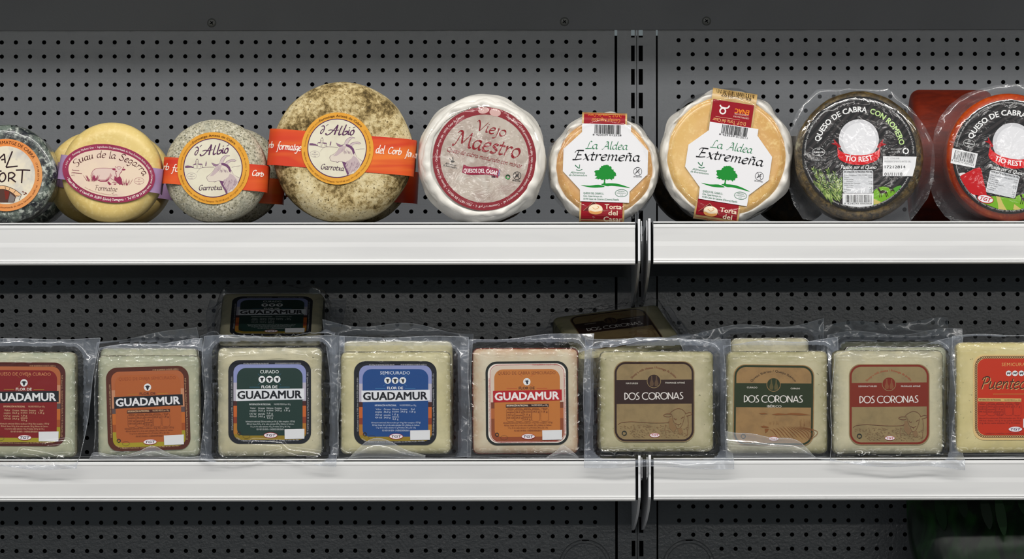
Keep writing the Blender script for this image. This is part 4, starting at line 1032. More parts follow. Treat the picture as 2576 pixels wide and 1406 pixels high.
# ------------------------------------------------------------------ two film-packed wheels with black labels
def art_uncle(pr, kind):
    """drawn in the frame of the rosemary label; the beret-wearing mascot of the medallion is left out"""
    pr.frame(2010, 235, 4.61); cx_, cy_ = 700, 700; Rl = 664
    W = (240, 240, 240); blk = (30, 29, 31)
    rr = random.Random(3)
    base = circle(cx_, cy_, Rl - 18, 64)
    for k in range(-13, 14):                 # diagonal pin-stripe boards
        c = k * 92; q = base
        def halfp(pts, s_, lim):
            out = []; n = len(pts); val = lambda p: (p[0] - cx_) + (p[1] - cy_) * 0.9
            ins = lambda p: val(p) * s_ >= lim * s_
            for i in range(n):
                a, b_ = pts[i], pts[(i + 1) % n]
                if ins(a): out.append(a)
                if ins(a) != ins(b_):
                    tt = (lim - val(a)) / (val(b_) - val(a)); out.append((a[0] + (b_[0] - a[0]) * tt, a[1] + (b_[1] - a[1]) * tt))
            return out
        q = halfp(halfp(q, 1, c), -1, c + 42)
        if len(q) > 2: pr.poly('stripes', (56, 52, 53), q)
    if kind == 'rosemary':
        pr.text('title_lettering', W, 'QUESO DE CABRA', h=62, path=circle(cx_, cy_ - 5, 478, 60, a0=-164, a1=-79.5), bold=0.03)
        pr.text('title_lettering', (196, 226, 150), 'CON ROMERO', h=62, path=circle(cx_, cy_ - 5, 478, 60, a0=-75, a1=-11), bold=0.03)
    else:
        pr.text('title_lettering', W, 'QUESO DE CABRA', h=62, path=circle(cx_, cy_ - 5, 478, 60, a0=-168, a1=-80), bold=0.03)
    pr.poly('medallion', (212, 212, 216), circle(697, 535, 232, 48)); pr.poly('medallion', (232, 232, 236), circle(705, 540, 196, 40))
    RED = (214, 26, 34); RED2 = (168, 16, 26)
    for q in ([(470,640),(430,600),(372,588),(415,575),(405,530),(450,580),(490,620)], [(925,640),(965,612),(1018,595),(972,575),(982,530),(938,580),(905,620)]): pr.poly('ribbon_emblem', RED2, q)
    top = catmull([(448,610),(470,660),(560,705),(697,720),(830,705),(920,660),(945,610)], False, 6); bot = catmull([(940,730),(900,780),(800,820),(697,832),(590,820),(490,780),(452,735)], False, 6)
    pr.poly('ribbon_emblem', RED, top + bot)
    pr.text('ribbon_lettering', (250, 244, 244), 'TÍO REST', h=58, path=catmull([(532,778),(610,790),(697,795),(780,788),(862,772)], False, 8), bold=0.035)
    pr.pen('script_lettering', (238, 238, 238), 'Pasión por el Queso', 482, 878, 25, 415, 0, 8, (40, 0.55), shear=0.2)
    sm = (200, 200, 200)
    pr.text('rim_lettering', sm, 'Queso madurado graso elaborado con leche pasteurizada y recubierto con romero / Fabricado por Especialidades Lácteas S.L. Pol. Ind. Cantos, parcela 18, Corrales de la Cruz (Murcia)', h=22, path=circle(cx_, cy_, 622, 140, a0=-182, a1=0), bold=0.012, res=1)
    pr.text('rim_lettering', sm, 'Ingredientes: Leche pasteurizada de cabra, sal, cloruro cálcico, cuajo, fermentos lácticos, romero, conservador E-1105', h=20, path=circle(cx_, cy_, 622, 120, a0=26, a1=172), bold=0.012, res=1)
    # nutrition box
    pr.poly('nutrition_box', (212, 214, 218), rrect(512, 892, 862, 1160, 22, 4))
    pr.text('nutrition_print', (40, 40, 44), 'INFORMACIÓN NUTRICIONAL POR 100g', 687, 924, 22, 330, bold=0.03)
    for i, (a, c) in enumerate((('Valor Energético', '1703 (kJ)/407 (kcal)'), ('Grasas', '34,4g'), ('de las cuales', ''), ('   saturadas', '25,3g'), ('Hidratos de Carbono', '0,3g'), ('de los cuales', ''), ('   azúcares', '0,7g'), ('Proteínas', '25g'), ('Sal', '1,4g'))):
        pr.text('nutrition_print', (70, 70, 76), a, 524 + (24 if a[0] == ' ' else 0), 958 + i * 24, 15, None, 'L')
        if c: pr.text('nutrition_print', (70, 70, 76), c, 850, 958 + i * 24, 15, None, 'R')
    hills = (120, 176, 44)
    disc = circle(cx_, cy_, Rl - 40, 90)
    def in_disc(pts): return [(p if math.hypot(p[0] - cx_, p[1] - cy_) < Rl - 42 else (cx_ + (p[0] - cx_) * (Rl - 42) / math.hypot(p[0] - cx_, p[1] - cy_), cy_ + (p[1] - cy_) * (Rl - 42) / math.hypot(p[0] - cx_, p[1] - cy_))) for p in pts]
    pr.poly('landscape', (90, 160, 56), in_disc(catmull([(1090,1110),(1130,1085),(1180,1072),(1190,1085)], False, 4) + [(1150,1140),(1080,1180),(1060,1150)]))
    pr.poly('landscape', hills, in_disc(catmull([(866,1140),(900,1110),(960,1085),(1020,1090),(1080,1120),(1130,1150)], False, 4) + [(1090, 1190), (1010, 1240), (930, 1275), (866, 1300)]))
    pr.poly('landscape', (206, 190, 110), in_disc([(866,1225),(900,1240),(960,1268),(900,1290),(866,1285)]))
    def goat(x, y, k, c):
        for q in ([(-55,-20),(-10,-30),(40,-28),(55,-5),(45,15),(10,12),(-40,15)], [(-55,-15),(-80,-50),(-70,-65),(-50,-55),(-35,-25)], [(-45,10),(-36,10),(-42,70),(-52,70)], [(-20,10),(-10,10),(-16,66),(-24,66)], [(30,8),(42,8),(54,64),(44,66)], [(44,4),(54,2),(76,52),(68,56)]):
            pr.poly('landscape', c, [(x + a * k, y + b_ * k) for a, b_ in q])
        pr.stroke('landscape', c, [(x - 66 * k, y - 60 * k), (x - 62 * k, y - 85 * k), (x - 50 * k, y - 95 * k)], 6 * k)
    goat(975, 1152, 0.85, (52, 30, 30)); goat(1083, 1130, 0.45, (58, 50, 30))
    if kind == 'rosemary':
        for k in range(9):                   # rosemary sprigs
            x0, y0_, x1, y1 = [(300,1200,165,880),(370,1230,240,905),(420,1240,330,900),(440,1250,410,935),(330,1240,170,1040),(400,1270,240,1100),(470,1260,460,1010),(480,1240,500,1000),(380,1290,300,1180)][k]
            pr.stroke('rosemary_sprig', (96, 112, 60), [(x0, y0_), ((x0 + x1) / 2 + 12, (y0_ + y1) / 2), (x1, y1)], 7)
            for i in range(17):
                tt = i / 16; px, py = x0 + (x1 - x0) * tt + 12 * math.sin(math.pi * tt), y0_ + (y1 - y0_) * tt
                for sd in (-1, 1):
                    a = math.atan2(y1 - y0_, x1 - x0) + sd * rr.uniform(0.35, 0.8); l = rr.uniform(45, 80) * (1.05 - 0.45 * tt)
                    q = (px + l * math.cos(a), py + l * math.sin(a))
                    if q[0] > 508 and q[1] > 885: continue
                    if math.hypot(q[0] - cx_, q[1] - cy_) > Rl - 44: continue
                    pr.stroke('rosemary_sprig', rr.choice(((150, 172, 92), (118, 146, 72), (176, 192, 120), (84, 116, 58))), [(px, py), ((px + q[0]) / 2 + 3, (py + q[1]) / 2 - 3), q], rr.uniform(6, 10), taper=True, n=3)
        pr.poly('barcode_panel', (236, 236, 238), in_disc([(506,1164),(866,1164),(866,1308),(800,1322),(700,1330),(600,1320),(506,1296)]))
        pr.barcode(545, 1182, 842, 1268, '8 424590 006068', 20, 0, 5)
        pr.poly('date_sticker', (238, 238, 240), [(976,732),(1366,737),(1350,850),(1318,965),(972,962)])
        pr.text('date_print', (120, 120, 124), 'LOTE / CONSUMIR', 992, 768, 20, 175, 'L'); pr.text('date_print', (120, 120, 124), 'PREFERENTEMENTE ANTES DEL:', 992, 803, 20, 312, 'L')
        pr.text('date_print', (26, 26, 30), '17212814', 996, 872, 32, 240, 'L', bold=0.015); pr.text('date_print', (26, 26, 30), '01/11/18', 992, 958, 36, 208, 'L', bold=0.015)
        pr.text('fine_print', sm, 'PESO NETO', 1124, 662, 20, 114); pr.text('fine_print', sm, 'EN VENTA', 1124, 694, 20, 98)
        pr.stroke('fine_print', W, circle(1240, 672, 30, 20, a0=-60, a1=110), 14, smooth=False); pr.stroke('fine_print', W, circle(1240, 672, 30, 20, a0=125, a1=285), 14, smooth=False)
        pr.stroke('fine_print', sm, circle(230, 682, 72, 32, 46), 5, True, False)
        for i, tx in enumerate(('ES', '15.00001/MU', 'CE')): pr.text('fine_print', W, tx, 230, 660 + i * 32, 17, (26, 118, 26)[i], bold=0.03)
        pr.text('fine_print', (170, 170, 170), 'CONSERVAR ENTRE', 228, 788, 20, 172); pr.text('fine_print', (170, 170, 170), '2ºC Y 8ºC', 228, 816, 20, 88)
    else:
        pr.stroke('fine_print', sm, circle(205, 652, 66, 32, 44), 5, True, False)
        for i, tx in enumerate(('ES', '15.00001/MU', 'CE')): pr.text('fine_print', W, tx, 205, 632 + i * 30, 16, (24, 108, 24)[i], bold=0.03)
        pr.text('fine_print', (170, 170, 170), 'CONSERVAR ENTRE', 62 + 0, 690, 19, 165, rot=3); pr.text('fine_print', (170, 170, 170), '2ºC Y 8ºC', 66, 716, 19, 84, rot=3)
        pr.poly('barcode_panel', (236, 236, 238), [(30,745),(330,745),(330,915),(44,920)])
        pr.barcode(64, 760, 310, 870, '8 424590 003023', 22, 0, 6)
        # heap of paprika
        pr.poly('paprika_heap', (230, 226, 226), in_disc(catmull([(130,1060),(200,1000),(260,1010),(330,1120),(420,1250),(470,1330),(330,1300),(180,1180)], True, 4)))
        pr.poly('paprika_heap', (196, 22, 30), in_disc(catmull([(150,1080),(260,980),(350,912),(400,905),(450,1010),(520,1160),(520,1200),(400,1220),(280,1200),(180,1140)], True, 4)))
        pr.poly('landscape', hills, in_disc([(420,1280),(500,1220),(620,1185),(866,1165),(866,1310),(700,1335),(520,1300)])); pr.poly('landscape', (206, 190, 110), in_disc([(640,1180),(690,1180),(740,1250),(800,1318),(700,1330),(680,1260)]))
        pr.poly('oval_emblem', (238, 236, 240), circle(528, 1240, 92, 30, 46)); pr.stroke('oval_emblem', (196, 20, 40), circle(528, 1240, 92, 30, 46), 8, True, False)
        pr.text('oval_emblem', (190, 16, 36), 'TGT', 522, 1262, 44, 130, bold=0.03, shear=0.3)
    pr.done()

def flange(name, parent, cpx, zc_py, inner, outline, y_in, y_out, u, mat, seed):
    """clear vacuum-pack skirt: from the cheese rim out to an irregular sealed edge"""
    n = 120; rings = []
    poly = outline; cx, cy = cpx, zc_py
    def reach(a):
        best = inner * 1.03
        for i in range(len(poly)):
            p, q = poly[i], poly[(i + 1) % len(poly)]
            dx, dy = math.cos(a), math.sin(a); ex, ey = q[0] - p[0], q[1] - p[1]
            den = dx * ey - dy * ex
            if abs(den) < 1e-9: continue
            t_ = ((p[0] - cx) * ey - (p[1] - cy) * ex) / den; s_ = ((p[0] - cx) * dy - (p[1] - cy) * dx) / den
            if t_ > 0 and -1e-6 <= s_ <= 1.000001: best = max(best, t_)
        return best
    for k in range(8):
        tt = k / 7; ring = []
        for i in range(n):
            a = 2 * math.pi * i / n; ro = reach(a); r = inner + (ro - inner) * tt
            y = y_in + (y_out - y_in) * (1 - (1 - tt) ** 2.5) + 0.0022 * nz(math.cos(a) * 7 + seed, math.sin(a) * 7, tt * 2.5) * min(1, tt * 3)
            px, py = cx + r * math.cos(a), cy + r * math.sin(a)
            ring.append(((px - cpx) * u, y, (558 - py) * u))
        rings.append(ring)
    vs, fs = loft(rings, False, False)
    return mesh(name, vs, [tuple(reversed(f)) for f in fs], mat, parent, True)

def uncle(label, cpx, Rpx, y0, mat, lab_c, rot, kind, outline, seed):
    u = usc(y0); Rm = Rpx * u
    t = stand_wheel('film_packed_cheese', label, cpx, y0, 1.2, 0.070)
    wheel_body('rind', t, Rm, 0.070, 26 * u, mat, 0.0009, 40, seed)
    lx, lz = (lab_c[0] - cpx) * u, (558 - lab_c[1]) * u
    pr = Print(None, (lx, lz), (2162, 387), rot, 1.0, lambda x, z: -0.0010, u); pr.frame(2010, 235, 4.61)
    lb = plate('label', circle(700, 700, 664, 80), ink((26, 25, 27), 0.4, 0.3, 'black_label_print'), t, pr, 0.0005)
    pr.parent = lb; pr.lift0 = 0.0006
    art_uncle(pr, kind)
    flange('clear_flange', t, cpx, 558 - Rpx, Rpx - 6, outline, 0.006, 0.034, u, M_skirt, seed)
    film_disc('clear_film', t, 0, Rm, (Rpx - 5) * u, -0.0035, M_shrink, 0.0012, seed, 40)
    return t
z4 = lambda pts: [(1976 + a / 3.515, 180 + b_ / 3.515) for a, b_ in pts]
uncle('cheese wheel with a rosemary crust and black label in clear film', 2163, 163, 0.020, M_herb, (2162, 389), 0, 'rosemary',
      z4([(250,190),(300,140),(930,140),(975,180),(1160,340),(1260,480),(1330,620),(1348,760),(1335,930),(1285,1110),(1190,1240),(1120,1325),(330,1325),(170,1300),(80,1160),(30,950),(20,760),(40,560),(110,360)]), 2.0)
uncle('paprika-red cheese wheel with a black label in clear film at the right edge', 2543, 161, 0.030, M_paprika, (2541, 397), 12.5, 'paprika',
      z4([(2080,100),(1900,108),(1750,140),(1600,190),(1480,280),(1390,390),(1340,520),(1325,650),(1300,900),(1310,1050),(1350,1160),(1430,1270),(1500,1325),(2500,1325),(2620,1100),(2660,760),(2600,400),(2450,180),(2250,110)]), 6.0)
for cpx2, R2, yy, lb2 in ((1757, 118, 0.11, 'dark herb-crusted cheese in the shade behind the large golden soft cheese, at its left'), (1996, 112, 0.12, 'dark herb-crusted cheese in the shade between the golden and the rosemary cheese')):
    t = stand_wheel('herb_cheese_wheel', lb2, cpx2, yy, 0, 0.07)
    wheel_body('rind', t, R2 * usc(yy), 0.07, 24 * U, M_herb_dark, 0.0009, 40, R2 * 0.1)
# dark red wheel standing edge-on behind them
y0 = 0.15; u = usc(y0); Rm = (559 - 214) / 2 * u
t = thing('paprika_cheese_wheel', 'dark red cheese standing edge-on between and behind the black-labelled cheeses', 'cheese', (X(2300, y0), y0 + 0.06, ZU), None, (0, 0, math.radians(-90)))
wheel_body('rind', t, Rm, 0.085, 24 * u, M_paprika_dark, 0.0012, 22, 1.0)
# ------------------------------------------------------------------ vacuum-packed cheese portions
def sd_rr(px, py, x0, y0, x1, y1, r):
    cx, cy = (x0 + x1) / 2, (y0 + y1) / 2
    qx, qy = abs(px - cx) - (x1 - x0) / 2 + r, abs(py - cy) - (y1 - y0) / 2 + r
    return math.hypot(max(qx, 0), max(qy, 0)) + min(max(qx, qy), 0) - r

def smooth(a, b_, t):
    t = max(0.0, min(1.0, (t - a) / (b_ - a))); return t * t * (3 - 2 * t)

def packet(label, ch, bag, y0, cm, rm, seed, drape=False, wave=(3, 3, 3, 3), fold=None, floor_py=1154.0, depth=0.048, zfloor=None, ridge=0.0, rag=1.0, group=None, creases=()):
    """ch = cheese rectangle in px (x0, x1, top, bottom); bag = corners TL TR BR BL in px"""
    x0, x1, yt, yb = ch; cpx = (x0 + x1) / 2; u = usc(y0)
    t = thing('vacuum_packed_cheese', label, 'cheese', (X(cpx, y0), y0, ZL if zfloor is None else zfloor), group or 'vacuum-packed cheeses on the lower shelf')
    P = lambda px, py, y: ((px - cpx) * u, y, (floor_py - py) * u)
    # ---- cheese portion: cut face in front, ridged rind round it
    outl = lambda ins: rrect(x0 + ins, yt + ins, x1 - ins, yb - ins, max(14 - ins * 0.4, 4), 5)
    nseg = 120
    def resample(pts):
        cum = [0.0]; q = pts + [pts[0]]
        for i in range(1, len(q)): cum.append(cum[-1] + math.dist(q[i], q[i - 1]))
        out = []; k = 0
        for i in range(nseg):
            s_ = cum[-1] * i / nseg
            while cum[k + 1] < s_: k += 1
            f = (s_ - cum[k]) / (cum[k + 1] - cum[k]); out.append((q[k][0] + (q[k + 1][0] - q[k][0]) * f, q[k][1] + (q[k + 1][1] - q[k][1]) * f))
        return out
    rings = []
    for ins, y in ((60, -0.0004), (34, -0.0004), (19, 0.0), (11, 0.0008), (6, 0.0020), (2.5, 0.0042), (0.5, 0.0075), (0, 0.011), (0, depth * 0.4), (1, depth * 0.75), (6, depth * 0.95), (14, depth)):
        ring = []
        for i, (px, py) in enumerate(resample(outl(ins))):
            g = 1.0 if ins <= 11 else 0.0
            d = (1.8 * nz(px * 0.02 + seed, py * 0.02, y * 30) + 1.1 * nz(px * 0.12 + seed, py * 0.12, y * 200)) * rag * g * 0.45
            if ridge and ins < 8: d += ridge * math.sin(py * 0.75 + px * 0.75)
            dx, dy = px - cpx, py - (yt + yb) / 2; l = math.hypot(dx, dy)
            ring.append(P(px + dx / l * d, min(py + dy / l * d, floor_py - 1), y))
        rings.append(ring)
    vs, fs = loft(rings)
    idx = []
    for k in range(len(rings) - 1): idx += [0 if k < 5 else 1] * nseg
    idx += [0, 1]
    po = mesh('cheese_portion', vs, fs, [cm, rm], t, True, idx)
    at = po.data.attributes.new('margin', 'FLOAT', 'POINT')
    wm = (0.0, 0.12, 0.45, 0.75, 0.95) + (1.0,) * 20
    at.data.foreach_set('value', [wm[k // nseg] for k in range(len(vs))])
    # ---- clear bag: front film stretched over the cheese, running out to a flat sealed flange
    nu, nv = (130, 120) if y0 < 0.05 else (70, 70); TL, TR, BR, BL = bag; vs = []; fs = []; far = []; fi = []
    yfl = 0.016
    yfront = -0.0022
    for j in range(nv + 1):
        v = j / nv
        for i in range(nu + 1):
            q = i / nu
            px = (TL[0] * (1 - q) + TR[0] * q) * (1 - v) + (BL[0] * (1 - q) + BR[0] * q) * v
            py = (TL[1] * (1 - q) + TR[1] * q) * (1 - v) + (BL[1] * (1 - q) + BR[1] * q) * v
            ed = lambda tt: max(0.0, 1 - tt * 7)
            py += wave[0] * ed(v) * math.sin(q * 9 + seed) + wave[2] * ed(1 - v) * math.sin(q * 8 + seed * 2)
            px += wave[3] * ed(q) * math.sin(v * 8 + seed * 3) + wave[1] * ed(1 - q) * math.sin(v * 9 + seed * 1.7)
            d = sd_rr(px, py, x0, yt, x1, yb, 16)
            out = smooth(-3, 24, d)
            fl = yfl + 0.006 * nz(px * 0.012 + seed, py * 0.012, 2.0) + 0.0022 * nz(px * 0.05 + seed, py * 0.03, 5.0)
            if drape:
                low = smooth(yb - 4, floor_py + 6, py)
                fl = fl * (1 - low) + (-0.0075 - y0 - 0.0030 * (1 + nz(px * 0.03 + seed, py * 0.02, 3.0))) * low
            y = yfront * (1 - out) + fl * out
            k = math.exp(-((d - 8) / 11.0) ** 2)                     # puckers where the film leaves the cheese
            cr = nz(px * 0.045 + seed * 3, py * 0.045, 8.0)
            y -= k * 0.0035 * max(0.0, 1 - abs(cr) * 4.5)
            top = smooth(yt + 34, yt + 4, py) * (1 - smooth(0, 8, d))
            y -= top * 0.0022 * max(0.0, 1 - abs(nz(px * 0.03 + seed, py * 0.11, 1.0)) * 5)
            for cpts, ch_, cw in creases:
                dm = 1e9
                for e in range(len(cpts) - 1):
                    ax, ay = cpts[e]; bx_, by_ = cpts[e + 1]; vx, vy = bx_ - ax, by_ - ay
                    tt = max(0.0, min(1.0, ((px - ax) * vx + (py - ay) * vy) / (vx * vx + vy * vy)))
                    dm = min(dm, (px - ax - vx * tt) ** 2 + (py - ay - vy * tt) ** 2)
                y -= ch_ * math.exp(-dm / (cw * cw))
            if not drape: py = min(py, floor_py - 0.8)
            vs.append(P(px, py, y)); far.append(d > 16)
    for j in range(nv):
        for i in range(nu):
            a = j * (nu + 1) + i; fs.append((a, a + nu + 1, a + nu + 2, a + 1)); fi.append(1 if far[a] else 0)
    film = mesh('vacuum_film', vs, fs, [M_film, M_flange], t, True, fi)
    # welded seam: a hair-thin thicker rim round the bag
    loop = [i for i in range(nu + 1)] + [j * (nu + 1) + nu for j in range(1, nv + 1)] + [nv * (nu + 1) + i for i in range(nu - 1, -1, -1)] + [j * (nu + 1) for j in range(nv - 1, 0, -1)]
    ev = []; n = len(loop); mid = Vector((0, 0, (floor_py - (yt + yb) / 2) * u))
    for k_ in loop:
        p = Vector(vs[k_]); dd = (p - mid); dd.y = 0; dd.normalize()
        for o1, o2 in ((0.0, -0.0005), (-0.0009, -0.0005), (-0.0009, 0.0003), (0.0, 0.0003)): ev.append(p + dd * o1 + Vector((0, o2, 0)))
    ef = [(4 * i + j, 4 * i + (j + 1) % 4, 4 * ((i + 1) % n) + (j + 1) % 4, 4 * ((i + 1) % n) + j) for i in range(n) for j in range(4)]
    mesh('welded_seam', ev, ef, M_edge, film, True)
    if fold:                                  # seal strip of the bag turned up in front of the portion
        for crest in fold:
            c = catmull(crest, False, 8); vs = []; fs = []; n = len(c); m = 6
            for px, py in c:
                for j in range(m + 1):
                    tt = j / m; yy = py + (floor_py - 1.0 - py) * tt
                    vs.append(P(px, yy, -0.003 - 0.007 * math.sin(math.pi * min(1, tt * 0.9 + 0.05)) - 0.002 * tt))
            for i in range(n - 1):
                for j in range(m): a = i * (m + 1) + j; fs.append((a, a + 1, a + m + 2, a + m + 1))
            fo = mesh('turned_up_seal', vs, fs, M_fold, film, True)
            b = B(); ev = []
            for px, py in c: ev += [P(px, py - 0.7, -0.0036), P(px, py + 0.9, -0.0036), P(px, py + 0.9, -0.003), P(px, py - 0.7, -0.003)]
            ef = [(4*i+j, 4*i+(j+1) % 4, 4*i+4+(j+1) % 4, 4*i+4+j) for i in range(n - 1) for j in range(4)]
            mesh('seal_edge', ev, ef, M_edge, film, True)
    return t, u, cpx
M_edge = film_mat('film_cut_edge', 0.22, 0.15, 40, 0.1)

def label_plate(t, u, cpx, place, c0, rot, frame, outline, mat, floor_py=1154.0):
    pr = Print(None, ((place[0] - cpx) * u, (floor_py - place[1]) * u), c0, rot, 1.0, lambda x, z: -0.0005, u)
    pr.frame(*frame)
    lb = plate('label', outline, mat, t, pr, 0.0003)
    pr.parent = lb; pr.lift0 = 0.00032
    return pr
def recycle(pr, x, y, r, c):
    pr.stroke('recycling_mark', c, circle(x, y, r, 16, a0=-50, a1=120), r * 0.42, smooth=False); pr.stroke('recycling_mark', c, circle(x, y, r, 16, a0=135, a1=290), r * 0.42, smooth=False)
    pr.poly('recycling_mark', c, [(x + r * 0.3, y - r * 1.25), (x + r * 1.05, y - r * 0.6), (x + r * 0.1, y - r * 0.45)])
def oval_mark(pr, x, y, rx, ry, c=(60, 24, 60)):
    pr.poly('oval_emblem', (238, 232, 236), circle(x, y, rx, 30, ry)); pr.stroke('oval_emblem', (176, 24, 40), circle(x, y, rx, 30, ry), rx * 0.06, True, False)
    pr.text('oval_lettering', c, 'TGT', x - rx * 0.05, y + ry * 0.46, ry * 0.92, rx * 1.45, bold=0.03, shear=0.3)
def head_icon(pr, kind, x, y, r, c):
    pr.poly('animal_icon', (232, 234, 236), circle(x, y, r, 26))
    if kind == 'cow': qs = [[(-0.6,-0.3),(-0.25,-0.45),(0.25,-0.45),(0.65,-0.4),(0.4,-0.15),(0.3,0.2),(0.2,0.65),(-0.15,0.7),(-0.25,0.2),(-0.35,-0.1)]]
    elif kind == 'sheep': qs = [[(-0.85,-0.1),(-0.4,-0.4),(0.0,-0.5),(0.4,-0.4),(0.85,-0.1),(0.45,-0.12),(0.3,0.3),(0.15,0.75),(-0.15,0.75),(-0.3,0.3),(-0.45,-0.12)]]
    elif kind == 'goat': qs = [[(-0.3,-0.8),(-0.15,-0.35),(0.15,-0.35),(0.45,-0.8),(0.35,-0.25),(0.7,-0.1),(0.35,-0.02),(0.3,0.6),(0.0,0.75),(-0.15,0.4),(-0.25,0.0),(-0.7,-0.2),(-0.3,-0.3)]]
    else: qs = [[(-0.6,-0.3),(0.4,-0.3),(0.7,-0.45),(0.75,-0.1),(0.45,0.0),(0.42,0.45),(0.25,0.45),(0.2,0.1),(-0.3,0.1),(-0.32,0.45),(-0.5,0.45),(-0.55,0.0)]]
    for q in qs: pr.poly('animal_icon', c, [(x + a * r, y + b_ * r) for a, b_ in q])
    if kind in ('cow', 'sheep'): pr.poly('animal_icon', (232, 234, 236), [(x - 0.1 * r, y - 0.3 * r), (x + 0.12 * r, y - 0.3 * r), (x + 0.08 * r, y + 0.4 * r), (x - 0.08 * r, y + 0.4 * r)])

def art_tower(pr, s):
    """square label with the broad name banner; s = colour scheme"""
    inner = rrect(160, 150, 1230, 1265, 120, 7, 110)
    for y0_, y1_, c in s['photo']: pr.poly('border_picture', c, band(inner, y0_, y1_))
    if s.get('line'): pr.stroke('border_line', s['line'], rrect(150, 140, 1240, 1275, 125, 7, 115), 6, True, False)
    pr.poly('field', s['field'], rrect(212, 205, 1178, 1200, 130, 7, 100))
    pr.text('heading', s['head_c'], s['head'], 690, 283, 46, s['head_w'], bold=0.004)
    if len(s['icons']) == 3:
        for k, x in zip(s['icons'], (580, 691, 803)): head_icon(pr, k, x, 372, 50, s['icon_c'])
    else: head_icon(pr, s['icons'][0], 692, 390, 54, s['icon_c'])
    for a in ((-1, -1), (1, -1), (-1, 1), (1, 1)):
        pr.stroke('ornament', s['rule'], [(690 + a[0] * 62, 372 + a[1] * 58), (690 + a[0] * 100, 372 + a[1] * 90)] if len(s['icons']) == 1 else [(690 + a[0] * 135, 372 + a[1] * 50), (690 + a[0] * 172, 372 + a[1] * 84)], 3, smooth=False)
    pr.text('heading', s['flor_c'], 'FLOR DE', 690, 502, 38, 232, bold=0.03)
    for a in ((395, 548), (835, 990)): pr.stroke('ornament', s['rule'], [(a[0], 488), (a[1], 488)], 6, smooth=False)
    pr.poly('name_banner', s['ban'], [(192, 522), (1204, 508), (1206, 668), (194, 692)])
    pr.text('brand_lettering', s['name_c'], 'GUADAMUR', 692, 655, 112, 940, 'C', -0.6, bold=0.042)
    f = s['small']
    if s.get('bar'): pr.poly('nutrition_bar', s['bar'], [(380, 722), (1012, 718), (1012, 762), (380, 768)])
    pr.text('nutrition_print', s.get('bar_c', f), 'INFORMACIÓN NUTRICIONAL', 392, 752, 25, 318, 'L', bold=0.02); pr.text('nutrition_print', s.get('bar_c', f), 'VALORES MEDIOS por 100 g', 755, 750, 24, 245, 'L')
    cols = ((447, ('Valor', 'energético', '1757 kJ/', '424 kcal')), (573, ('Grasas', '36,0 g', 'saturadas', '24,0 g')), (697, ('Hidratos', 'de carbono', '1,0 g', 'azúcares', '0,5 g')), (820, ('Proteínas', '24,0 g')), (950, ('Sal', '1,8 g')))
    for x, ls in cols:
        st = 38 if len(ls) == 4 else 34
        for i, tx in enumerate(ls): pr.text('nutrition_print', f, tx, x, 808 + i * st + (8 if i > 1 else 0), 25, min(100, 17 * len(tx)), bold=0.008)
        if s.get('bar'): pr.stroke('nutrition_frame', f, rrect(x - 58, 780, x + 58, 975, 34, 4), 3, True, False)
    for i, (tx, wd) in enumerate((('Información nutricional: (Valores medios por 100 g). Valor energético: 1757 kJ/', 724), ('424 kcal, Grasas: 36,0 g, de las cuales saturadas: 24,0 g, Hidratos de Carbono:', 700), ('1,0 g, de los cuales azúcares: 0,5 g, Proteínas: 24,0 g, Sal: 1,8 g', 582), ('PESO NETO EN VENTA - CONSÉRVESE REFRIGERADO', 404))):
        pr.text('nutrition_print', f, tx, 703, 1004 + i * 37 + (6 if i == 3 else 0), 24, wd, bold=0.005, res=1)
    e = s['edge_c']
    pr.text('edge_print', e, 'LECHE pasteurizada de oveja, sal, CUAJO, cloruro cálcico, E1105, E251, LISOZIMA de HUEVO', h=22, path=[(150, 1120), (148, 900), (146, 600), (148, 330)], res=1)
    pr.text('edge_print', e, 'TGT Quesos S.L. Guadamur (Toledo) España. R.S.I. ES 15.04567/TO CE', h=22, path=[(1240, 270), (1246, 600), (1250, 900), (1240, 1180)], res=1)
    pr.text('edge_print', e, 'CUAJO y FERMENTOS LÁCTICOS. Corteza no comestible. E.S. 50% MIN. M.G./E.S. 45% MIN.', h=22, path=catmull([(195, 1240), (290, 1285), (420, 1288), (800, 1286), (1125, 1276)], False, 8), res=1)
    pr.text('edge_print', e, 'TOLEDO QUESOS GUADAMUR 45160', 965, 128, 22, 385, 'C', 180, res=1)
    if s.get('left_top'): pr.text('edge_print', e, 'LECHE PASTEURIZADA DE MEZCLA', 492, 132, 22, 372, 'C', 180, res=1)
    recycle(pr, 246, 1165, 24, (40, 34, 30)); pr.stroke('ornament', (70, 60, 40), circle(350, 1210, 52, 24, 32), 3, True, False)
    oval_mark(pr, 706, 1196, 98, 38)
    pr.poly('blank_sticker', (226, 227, 230), [(912, 1108), (1206, 1102), (1204, 1246), (914, 1250)])
    pr.done()

